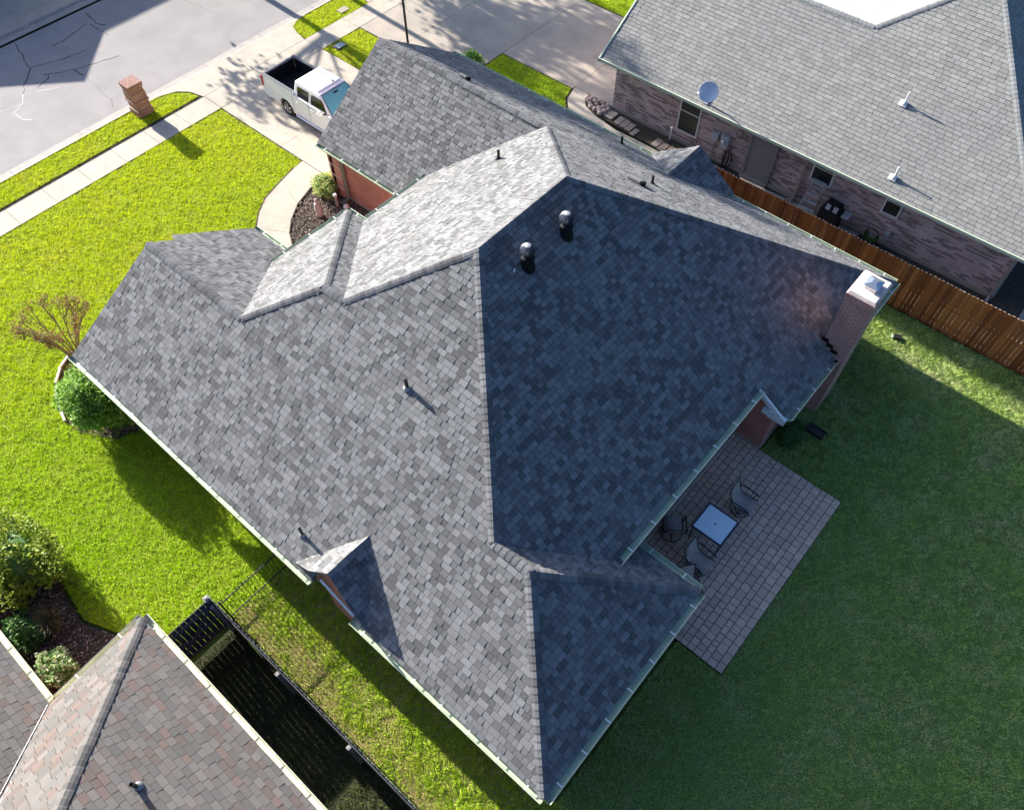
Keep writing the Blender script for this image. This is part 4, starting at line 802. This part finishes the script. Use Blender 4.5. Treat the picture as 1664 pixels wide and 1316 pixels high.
mesh('underbody', MB().box((-23.5, yc, .42), (5.0, 1.3, .2)), M['blackm'], T_)
# ================================================================== PATIO
pv = MB(); ax0, ax1, ay0, ay1 = -3.3, .4, 7.4, 13.66; x = ax1; r = 0
mesh('patio_base', MB().prism([(ax0, ay0), (ax1, ay0), (ax1, ay1), (ax0, ay1)], -.2, .012), M['joint'], kind=S)
while x > ax0+.05:
    rw_ = random.choice((.2, .2, .17, .235)) if 0 < r else .2
    y = ay0-random.random()*.1
    while y < ay1-.03:
        l = random.choice((.165, .2, .24, .3)) if r else .3; yb = max(y, ay0); ye = min(y+l, ay1); xa = max(x-rw_, ax0)
        if ye-yb > .03: 
            zz = .03+random.uniform(-.002, .003); q = random.uniform(-.003, .003)
            pv.loft(ring(xa+.006, x-.006, yb+.006, ye-.006, -.02), ring(xa+.01, x-.01, yb+.01+q, ye-.01+q, zz))
        y += l
    x -= rw_; r += 1
props(mesh('patio', pv, M['paver']), kind=S)
t = thing('patio_table', 'square frosted glass patio table with a navy frame and umbrella hole', 'table', (-1.87, 10.4, 0)); x0, x1, y0, y1 = -2.33, -1.4, 9.94, 10.86
mesh('table_top', MB().prism([(x0+.04, y0+.04), (x1-.04, y0+.04), (x1-.04, y1-.04), (x0+.04, y1-.04)], .7, .715), M['tabletop'], t)
fm = MB().box((-1.865, y0+.02, .7), (.93, .045, .05)).box((-1.865, y1-.02, .7), (.93, .045, .05)).box((x0+.02, 10.4, .7), (.045, .828, .05)).box((x1-.02, 10.4, .7), (.045, .828, .05)); mesh('table_rim', fm, M['frame'], t, bevel=.008)
for x in (x0+.05, x1-.05):
    for y in (y0+.05, y1-.05): mesh('leg', MB().tube([(x, y, .03), (x, y, .68)], .022), M['frame'], t)
mesh('umbrella_hole', MB().lathe((-1.865, 10.4, .712), [(.028, 0), (.028, .006), (.02, .006)], 16), M['black'], t)
def chair():
    t = thing('patio_chair', '-', 'chair', (0, 0, 0), 'sling chairs on the paver patio')
    prof = [(-.40, 1.02), (-.36, .86), (-.30, .66), (-.24, .5), (-.18, .42), (-.05, .4), (.12, .415), (.26, .44), (.31, .42)]
    mb = MB(); n = len(prof)
    for s in (-.25, .25):
        mb.v += [(x, s, z) for x, z in prof]
    for s in (-.25, .25): mb.v += [(x+.006, s, z-.012) for x, z in prof]
    for k in range(n-1): mb.f += [(k, n+k, n+k+1, k+1), (2*n+k+1, 3*n+k+1, 3*n+k, 2*n+k)]
    for k in range(n-1): mb.f += [(k+1, 2*n+k+1, 2*n+k, k), (n+k, 3*n+k, 3*n+k+1, n+k+1)]
    back = MB(); seat = MB()
    mesh('sling', mb, M['sling'], t, smooth=True)
    for s in (-1, 1):
        y = s*.265; mesh('side_rail', MB().tube([(x, y, z-.004) for x, z in prof], .014, 8), M['black'], t)
        y = s*.32; mesh('armrest', MB().tube([(-.29, s*.27, .66), (-.22, y, .66), (.0, y, .64), (.2, y, .62), (.27, y, .57)], .018, 8).tube([(.2, y, .6), (.16, s*.27, .43)], .012, 6), M['black'], t)
        mesh('leg', MB().tube([(-.12, s*.27, .42), (-.06, s*.26, .24), (.1, s*.24, .1)], .013, 6).tube([(.18, s*.27, .42), (.1, s*.25, .24), (-.04, s*.24, .1)], .013, 6), M['black'], t)
    mesh('swivel_base', MB().tube([(.29*math.cos(a*math.pi/12), .29*math.sin(a*math.pi/12), .05) for a in range(25)], .014, 6).tube([(-.29, 0, .05), (0, 0, .1), (.29, 0, .05)], .012, 6).tube([(0, -.29, .05), (0, 0, .1), (0, .29, .05)], .012, 6), M['black'], t)
    mesh('crossbar', MB().tube([(-.4, -.26, 1.02), (-.4, .26, 1.02)], .012, 6), M['black'], t)
    return t
c0 = chair()
for i, (x, y, a, lab) in enumerate(((-1.66, 11.62, 4, 'taupe sling patio chair on the far right side of the glass table'), (-1.63, 9.36, -2, 'taupe sling patio chair just left of the glass table facing the lawn'),
                                    (-2.72, 9.74, 128, 'taupe sling patio chair turned towards the house wall, with its back to the table'), (-1.45, 8.5, -38, 'taupe sling patio chair half hidden under the roof corner'))):
    o = c0 if i == 0 else copy_tree(c0); o.location = (x, y, .03); o.rotation_euler = (0, 0, math.radians(a)); o['label'] = lab
t = thing('folding_stand', 'small white folding stand on the patio in the corner of the house', 'stand', (-2.98, 8.45, 0)); 
for d in (0, .12, .24): mesh('leg', MB().tube([(-3.0+d, 8.35, .03), (-2.95+d*.4, 8.6, .75)], .014, 6), M['white'], t)
mesh('crossbar', MB().tube([(-3.0, 8.45, .4), (-2.78, 8.45, .4)], .012, 6), M['white'], t)
t = thing('edging_stone', 'pale rough stone block at the lower patio corner by the eave', 'stone', (-1.1, 7.55, 0)); mesh('stone', MB().ell((-1.05, 7.62, .06), (.2, .12, .08), 9, 6, .08), M['flag'], t)
t = thing('splash_block', 'dark plastic splash block on the grass below the chimney', 'splash block', (-1.25, 15.2, 0)); mesh('tray', MB().box((-1.3, 15.3, .04), (.55, .3, .06)).box((-1.3, 15.16, .08), (.55, .03, .05)).box((-1.3, 15.44, .08), (.55, .03, .05)), M['black'], t)
t = thing('sprinkler_box', 'small black valve box with a pale lid edge in the back lawn near the fence', 'valve box', (-1.05, 20.25, 0)); mesh('box', MB().box((-1.05, 20.25, .04), (.22, .18, .1), .4), M['blackm'], t); mesh('lid_edge', MB().box((-1.2, 20.18, .05), (.03, .14, .05), .4), M['plastic'], t)
# utility lids
t = thing('meter_pit', 'pale concrete meter lid in the sunny verge across the driveway', 'utility cover', (-29.1, 21.7, 0)); mesh('lid', MB().box((-29.15, 21.7, .015), (.36, .5, .06)), M['conc2'], t, bevel=.01)
t = thing('meter_pit', 'pale water meter lid set in the shaded grass between the driveways', 'utility cover', (-27.12, 19.6, 0)); mesh('lid', MB().box((-27.12, 19.65, .02), (.34, .42, .06)), M['plastic'], t, bevel=.01); mesh('lid_rim', MB().box((-27.12, 19.65, .0), (.5, .58, .05)), M['blackm'], t)
# street light pole
t = thing('lamp_post', 'thin black metal pole standing between the two driveways', 'pole', (-22.93, 19.9, 0)); px, py = -22.93, 19.98
mesh('pole', MB().lathe((px, py, -.1), [(.09, 0), (.09, .25), (.05, .32), (.045, 6.2)], 12), M['black'], t); mesh('arm', MB().tube([(px, py, 6.0), (px-.5, py, 6.4), (px-1.1, py, 6.45)], .03), M['black'], t); mesh('lamp_head', MB().box((px-1.2, py, 6.42), (.45, .2, .1)), M['black'], t, bevel=.02)
# statue, bollard light in the entry bed
t = thing('garden_statue', 'small weathered pale statue of a standing figure in the mulch bed', 'statue', (-19.72, 11.9, 0)); x, y = -19.62, 11.87
mesh('figure', MB().lathe((x, y, 0), [(.11, 0), (.12, .06), (.1, .12), (.13, .22), (.14, .34), (.11, .44), (.13, .5), (.1, .56), (.045, .6), (.07, .65), (.075, .71), (.05, .77), (.01, .79)], 14).ell((x-.1, y-.02, .46), (.05, .05, .1)).ell((x+.1, y+.02, .44), (.05, .05, .1)), mat('pinkish_concrete', (.5, .42, .41), .9, var=(.4, .34, .34), vscale=20, bump=.4), t, smooth=True)
t = thing('bollard_light', 'round grey bollard light with a white cap in the mulch bed', 'bollard light', (-19.55, 12.6, 0)); x, y = -19.5, 12.62
mesh('post', MB().tube([(x, y, 0), (x, y, .5)], .055, 14), mat('taupe_post', (.32, .27, .24), .7), t); mesh('cap', MB().lathe((x, y, .5), [(.075, 0), (.075, .05), (.05, .08)], 16), M['white'], t)
t = thing('garden_globe', 'small white globe partly hidden behind the entry gutter', 'globe', (-19.0, 12.6, 0)); mesh('globe', MB().ell((-19.15, 12.75, .1), (.11, .11, .11), 12, 8), M['white'], t, smooth=True)
t = thing('path_marker', 'short pale peg standing between the walk and the clipped shrub', 'peg', (-21.0, 13.2, 0)); mesh('peg', MB().box((-20.95, 13.15, .15), (.07, .06, .3)), M['conc'], t, bevel=.01)
# stones and pavers by the right neighbour
random.seed(21)
k = 0; placed = []
spots_ = ['nearest the driveway', 'against the wall', 'beside the curved walk', 'in the middle of the bed']
while k < 30:
    x = random.uniform(-16.5, -15.3); y = random.uniform(23.1, 23.88)
    if not inpoly(np.array([x]), np.array([y]), [(-16.5, 23.9), (-16.42, 23.62), (-16.1, 23.35), (-15.5, 23.2), (-15.25, 23.2), (-15.35, 23.9)])[0] or any(math.dist((x, y), p) < .16 for p in placed):
        k += .03; continue
    placed.append((x, y)); s = random.uniform(.75, 1.25); k += 1
    props(mesh('river_stone', MB().ell((x, y, .05), (.125*s, .1*s, .09*s), 12, 8), M['stone'], smooth=True, base=(x, y, 0)), 'smooth grey river stone in the small bed beside the curved walk', 'stone', 'river stones by the mauve brick house')
mesh('stone_bed', MB().prism([(-16.55, 23.95), (-16.45, 23.6), (-16.1, 23.3), (-15.5, 23.12), (-10.6, 22.95), (-10.6, 23.93)], -.1, .005), M['soil'], kind=S)
mesh('neighbor_walk', MB().prism([(-17.32, 24.0), (-17.05, 23.18), (-16.53, 22.62), (-15.8, 22.2), (-14.6, 21.95), (-12.9, 21.9), (-12.9, 22.88), (-14.34, 22.85), (-15.52, 23.05), (-16.16, 23.28), (-16.5, 23.64), (-16.6, 24.0)], -.1, .022).prism([(-12.88, 21.9), (-10.9, 21.9), (-10.9, 22.88), (-12.88, 22.88)], -.1, .022), M['conc'], kind=S)
for i, (x, y, sx, sy, lab) in enumerate(((-15.05, 23.5, .42, .5, 'large buff flagstone next to the river stones'), (-14.55, 23.42, .26, .5, 'buff stepping slab, second from the river stones'), (-14.26, 23.4, .26, .5, 'buff stepping slab, third from the river stones'), (-13.97, 23.36, .26, .5, 'buff stepping slab, fourth from the river stones'), (-13.66, 23.22, .22, .42, 'narrow buff slab before the bare soil patch'),
                          (-12.6, 23.25, .3, .5, 'buff slab just beyond the bare soil patch'), (-12.26, 23.2, .3, .5, 'buff slab second beyond the bare soil patch'), (-11.92, 23.2, .3, .5, 'buff slab third beyond the bare soil patch'), (-11.58, 23.2, .3, .5, 'buff slab nearest the small right gable'))):
    props(mesh('stepping_slab', MB().box((x, y, .02), (sx, sy, .06), random.uniform(-.05, .05)), M['flag'], bevel=.008, base=(x, y, 0)), lab, 'paving slab', 'buff slabs along the mauve wall')
mesh('side_yard', MB().prism([(-10.9, 21.5), (14, 21.5), (14, 40), (.5, 40), (.5, 23.9), (-10.9, 23.9)], -.2, -.01), M['soil'], kind=S)
mesh('side_yard_slab', MB().prism([(-6.9, 22.3), (-4.2, 22.3), (-4.2, 23.8), (-6.9, 23.8)], -.1, .02).prism([(1.6, 22.5), (4.5, 22.5), (4.5, 25), (1.6, 25)], -.1, .02), M['conc2'], kind=S)
# ================================================================== PLANTS
def leaves(mb, pts, size, flat=.0, asp=.55, rnd=random):
    for p in pts:
        s = size*rnd.uniform(.6, 1.35); a = rnd.uniform(0, 6.283); t = rnd.uniform(-1, 1)*(1.2-flat); m = Matrix.Rotation(a, 3, 'Z') @ Matrix.Rotation(t, 3, 'X') @ Matrix.Rotation(rnd.uniform(-.9, .9)*(1.1-flat), 3, 'Y')
        P = Vector(p); mb.poly([P+m @ Vector(q) for q in ((-s*.5, 0, 0), (0, -s*asp*.5, s*.08), (s*.5, 0, 0), (0, s*asp*.5, s*.08))])
def blob(c, r, n, shell=.55, lump=.18, seed=0, squash=1):
    g = random.Random(seed); out = []; ph = [g.uniform(0, 6.28) for _ in range(6)]
    while len(out) < n:
        v = Vector((g.gauss(0, 1), g.gauss(0, 1), g.gauss(0, 1))).normalized(); rr = g.uniform(shell, 1)**.6
        k = 1+lump*(math.sin(4*v.x+ph[0])*math.sin(5*v.y+ph[1])+.5*math.sin(11*v.x+ph[2])*math.sin(9*v.z+ph[3])+.3*math.sin(17*v.y+ph[4]))
        p = (c[0]+v.x*r[0]*rr*k, c[1]+v.y*r[1]*rr*k, c[2]+v.z*r[2]*rr*k)
        if p[2] > .02: out.append(p)
    return out
def shrub(name, label, cat, base, c, r, n, size, m, seed, stems=4, core=True, flat=.2, lump=.18, group=None, sm=None):
    t = thing(name, label, cat, base, group); mb = MB(); leaves(mb, blob(c, r, n, .5, lump, seed), size, flat, rnd=random.Random(seed)); mesh('foliage', mb, m, t)
    if core: cm = MB().ell(c, (r[0]*.72, r[1]*.72, r[2]*.72), 14, 9, .08); mesh('inner_foliage', cm, M['lf_dark'], t)
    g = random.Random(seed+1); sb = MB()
    for k in range(stems): sb.tube([(base[0]+g.uniform(-.1, .1), base[1]+g.uniform(-.1, .1), -.05), (c[0]+g.uniform(-.4, .4)*r[0], c[1]+g.uniform(-.4, .4)*r[1], c[2])], [.035, .015], 6)
    mesh('trunk', sb, sm or M['bark'], t); return t
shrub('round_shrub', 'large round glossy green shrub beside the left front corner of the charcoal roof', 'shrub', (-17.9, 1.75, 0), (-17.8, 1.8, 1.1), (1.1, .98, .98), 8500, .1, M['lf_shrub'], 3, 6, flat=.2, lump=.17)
t = thing('fallen_branch', 'short brown branch pieces on the grass by the round shrub', 'branch', (-17.0, 2.0, 0)); mesh('branch', MB().tube([(-17.2, 1.75, .06), (-16.85, 2.1, .1), (-16.6, 2.6, .06)], [.05, .06, .04]).tube([(-16.9, 1.8, .08), (-17.05, 2.3, .1)], .03), M['bark'], t)
shrub('clipped_shrub', 'small pale yellow green shrub at the brick garage corner', 'shrub', (-20.35, 12.95, 0), (-20.35, 12.93, .33), (.55, .5, .42), 3600, .07, M['lf_pale'], 4, 3, flat=0, lump=.22)
shrub('small_bush', 'small leafy bush peeking over the garage gutter by the neighbour driveway', 'bush', (-21.6, 22.35, 0), (-21.55, 22.3, .35), (.5, .42, .42), 900, .1, M['lf_shrub'], 5, 3)
shrub('garden_bush', 'wide yellow green bush beside the side lawn at the left edge', 'bush', (-15.1, -2.6, 0), (-15.15, -2.35, .75), (1.2, .9, .85), 5200, .12, M['lf_yel'], 6, 7, core=True, lump=.34)
shrub('garden_bush', 'leafy dark green bush beside the gutter at the left edge', 'bush', (-13.4, -3.3, 0), (-13.5, -3.3, .4), (.6, .42, .42), 1100, .12, M['lf_dark'], 7, 4)
shrub('variegated_bush', 'white edged variegated bush in the corner of the brown roofed house', 'bush', (-12.0, -3.3, 0), (-12.02, -3.25, .42), (.62, .42, .42), 1300, .11, M['lf_var'], 8, 4)
shrub('garden_bush', 'yellow green bush behind the wide bush at the left edge', 'bush', (-16.8, -3.6, 0), (-16.8, -3.6, .7), (.9, .8, .7), 2500, .09, M['lf_yel'], 12, 5)
t = thing('ornamental_grass', 'clump of dry ornamental grass in the corner bed at lower left', 'ornamental grass', (-13.3, -2.75, 0)); mb = MB(); g = random.Random(9)
for k in range(420):
    a = g.uniform(0, 6.28); l = g.uniform(.35, .95); b0 = Vector((-13.3+g.uniform(-.12, .12), -2.75+g.uniform(-.12, .12), 0)); d = Vector((math.cos(a), math.sin(a), 0)); sp = g.uniform(.2, .75); w = .007
    n = Vector((-d.y, d.x, 0))*w; P0 = b0; P1 = b0+d*l*sp*.5+Vector((0, 0, l*.6)); P2 = b0+d*l*sp+Vector((0, 0, l*.75)); mb.poly([P0-n, P0+n, P1+n, P1-n]); mb.poly([P1-n, P1+n, P2])
mesh('blades', mb, M['reed'], t)
shrub('garden_bush', 'low dark bush in the shade between the chimney and the patio', 'bush', (-1.85, 14.7, 0), (-1.8, 14.6, .2), (.36, .6, .24), 900, .08, M['lf_dark'], 14, 3)
# crape myrtle
t = thing('crape_myrtle', 'bare branching crape myrtle with rust red buds at the roof corner', 'small tree', (-20.6, 2.45, 0)); g = random.Random(31); br = MB(); bu = MB()
for k in range(13):
    a = 2*math.pi*k/13+g.uniform(-.2, .2); p = Vector((-20.6+.12*math.cos(a), 2.45+.12*math.sin(a), -.05)); sp = g.uniform(.22, .66)
    p1 = p+Vector((math.cos(a)*sp*.35, math.sin(a)*sp*.35, .75)); p2 = p1+Vector((math.cos(a)*sp*.6, math.sin(a)*sp*.6, .6)); br.tube([p, p1, p2], [.032, .025, .017], 6)
    for j in range(6):
        aa = a+g.uniform(-.9, .9); q = p2+Vector((math.cos(aa)*g.uniform(.15, .4), math.sin(aa)*g.uniform(.15, .4), g.uniform(.25, .55))); br.tube([p2 if j % 2 else p1.lerp(p2, .6), q], [.014, .008], 5)
        for _ in range(4):
            e = q+Vector((g.uniform(-.16, .16), g.uniform(-.16, .16), g.uniform(.02, .2))); br.tube([q, e], [.006, .004], 4); leaves(bu, [e+Vector((g.gauss(0, .035), g.gauss(0, .035), g.gauss(0, .035))) for _ in range(12)], .05, rnd=g)
mesh('branches', br, mat('grey_branch', (.24, .19, .13), .9), t); mesh('buds', bu, M['bud'], t)
# little weeds at the fence foot
# ================================================================== BEYOND THE FRAME (cast the shadows seen in the photograph)
HD = thing('house_across_street', 'house across the street, outside the picture, whose shadow falls on the road', 'house', (-52, 12, 0))
hx = -46.0; fd = [[(hx, 7.4, 3.1), (hx, 11.6, 4.45), (-56, 11.6, 4.45), (-56, 7.4, 3.1)], [(hx, 11.6, 4.45), (hx, 14.2, 3.45), (-56, 14.2, 3.45), (-56, 11.6, 4.45)], [(-47.0, 6.0, 3.0), (-47.0, 24, 3.0), (-51.5, 20, 5.5), (-51.5, 10, 5.5)], [(-56, 6, 3.0), (-47, 6, 3.0), (-51.5, 10, 5.5)], [(-47, 24, 3), (-56, 24, 3), (-51.5, 20, 5.5)], [(-56, 24, 3), (-56, 6, 3), (-51.5, 10, 5.5), (-51.5, 20, 5.5)]]
mb = MB()
for F in fd: deck_face(mb, F, .12)
mesh('roof', mb, M['deck'], HD); mesh('wall', MB().prism([(-46.4, 7.8), (-46.4, 13.8), (-47.4, 13.8), (-47.4, 23.5), (-55.6, 23.5), (-55.6, 6.5), (-47.4, 6.5), (-47.4, 7.8)], -.2, 2.95).prism([(-46.4, 8.8), (-46.4, 13.2), (-46.6, 13.2), (-46.6, 8.8)], 2.95, 3.4), M['brick'], HD)
def tree(label, x, y, h, cz, r, n, size, seed, tr=.3, group='trees across the street', clumps=26, lean=0, extra=()):
    t = thing('shade_tree', label, 'tree', (x, y, 0), group); g = random.Random(seed); tb = MB(); mb = MB()
    tb.tube([(x, y, -.1), (x+.1, y+.1, h*.22), (x+lean*.4, y, h*.42), (x+lean, y+.2, h*.8)], [tr, tr*.8, tr*.6, tr*.15], 10)
    for k in range(clumps):
        a = g.uniform(0, 6.283); el = g.uniform(-.75, 1); rr = g.uniform(.35, .95); cl = math.sqrt(max(0, 1-el*el)); c = Vector((x+lean*.5+r[0]*rr*cl*math.cos(a), y+r[1]*rr*cl*math.sin(a), cz+r[2]*rr*el)); s = g.uniform(.9, 1.7)
        leaves(mb, [(c.x+g.gauss(0, .42)*s, c.y+g.gauss(0, .42)*s, c.z+g.gauss(0, .3)*s) for _ in range(n)], size, rnd=g)
        tb.tube([(x+lean*.3, y, h*g.uniform(.25, .5)), tuple(c)], [tr*.25, .03], 5)
    for ex, ey, ez, es, en in extra:
        leaves(mb, [(ex+g.gauss(0, .42)*es, ey+g.gauss(0, .42)*es, ez+g.gauss(0, .3)*es) for _ in range(en)], size, rnd=g); tb.tube([(x, y, h*.3), (ex, ey, ez)], [tr*.3, .03], 5)
    mesh('trunk', tb, M['bark'], t); mesh('crown', mb, M['lf_oak'], t)
tree('tall shade tree across the street, right of the driveway line', -40.6, 20.5, 15, 10, (3.3, 3.0, 4.8), 320, .28, 41, .2, clumps=46, extra=((-41, 15.9, 4.9, 1.1, 190), (-41, 17.0, 5.3, 1.4, 260), (-40.5, 15.2, 5.0, .9, 90), (-40.5, 18.0, 6.2, 1.5, 300), (-41, 16.2, 6.0, .9, 120), (-40.5, 18.6, 8, 1.6, 250), (-40.5, 21, 13.8, 1.3, 300), (-40.5, 20, 14.6, 1.1, 240), (-40.5, 20.8, 15.3, .9, 160)))
tree('broad shade tree across the street, farther right', -41.5, 27.0, 12, 7.9, (4, 4.0, 3.3), 190, .28, 42, .2, clumps=44, extra=((-41, 25, 12.2, .8, 90), (-41, 24.5, 7.2, 1.1, 300), (-41, 25.6, 6.2, 1.2, 200)))
t = thing('added_shade_pine', 'unseen narrow pine added across the street to shade the strip beside the picket fence', 'tree', (-41.0, 23.3, 0), 'trees across the street'); mb = MB(); g = random.Random(77)  # unseen pine, added only to shade the lawn strip along the fence
for k in range(46): z = 13.2+k*.12; r = .5*(1-(k/50)**3); leaves(mb, [(-41+g.gauss(0, r*.6), 23.35+g.uniform(-r, r), z+g.uniform(-.1, .1)) for _ in range(60)], .22, rnd=g)
mesh('crown', mb, M['lf_oak'], t); mesh('trunk', MB().tube([(-41, 23.3, -.1), (-41, 23.3, 10), (-41, 23.35, 18.4)], [.16, .12, .03]), M['bark'], t)
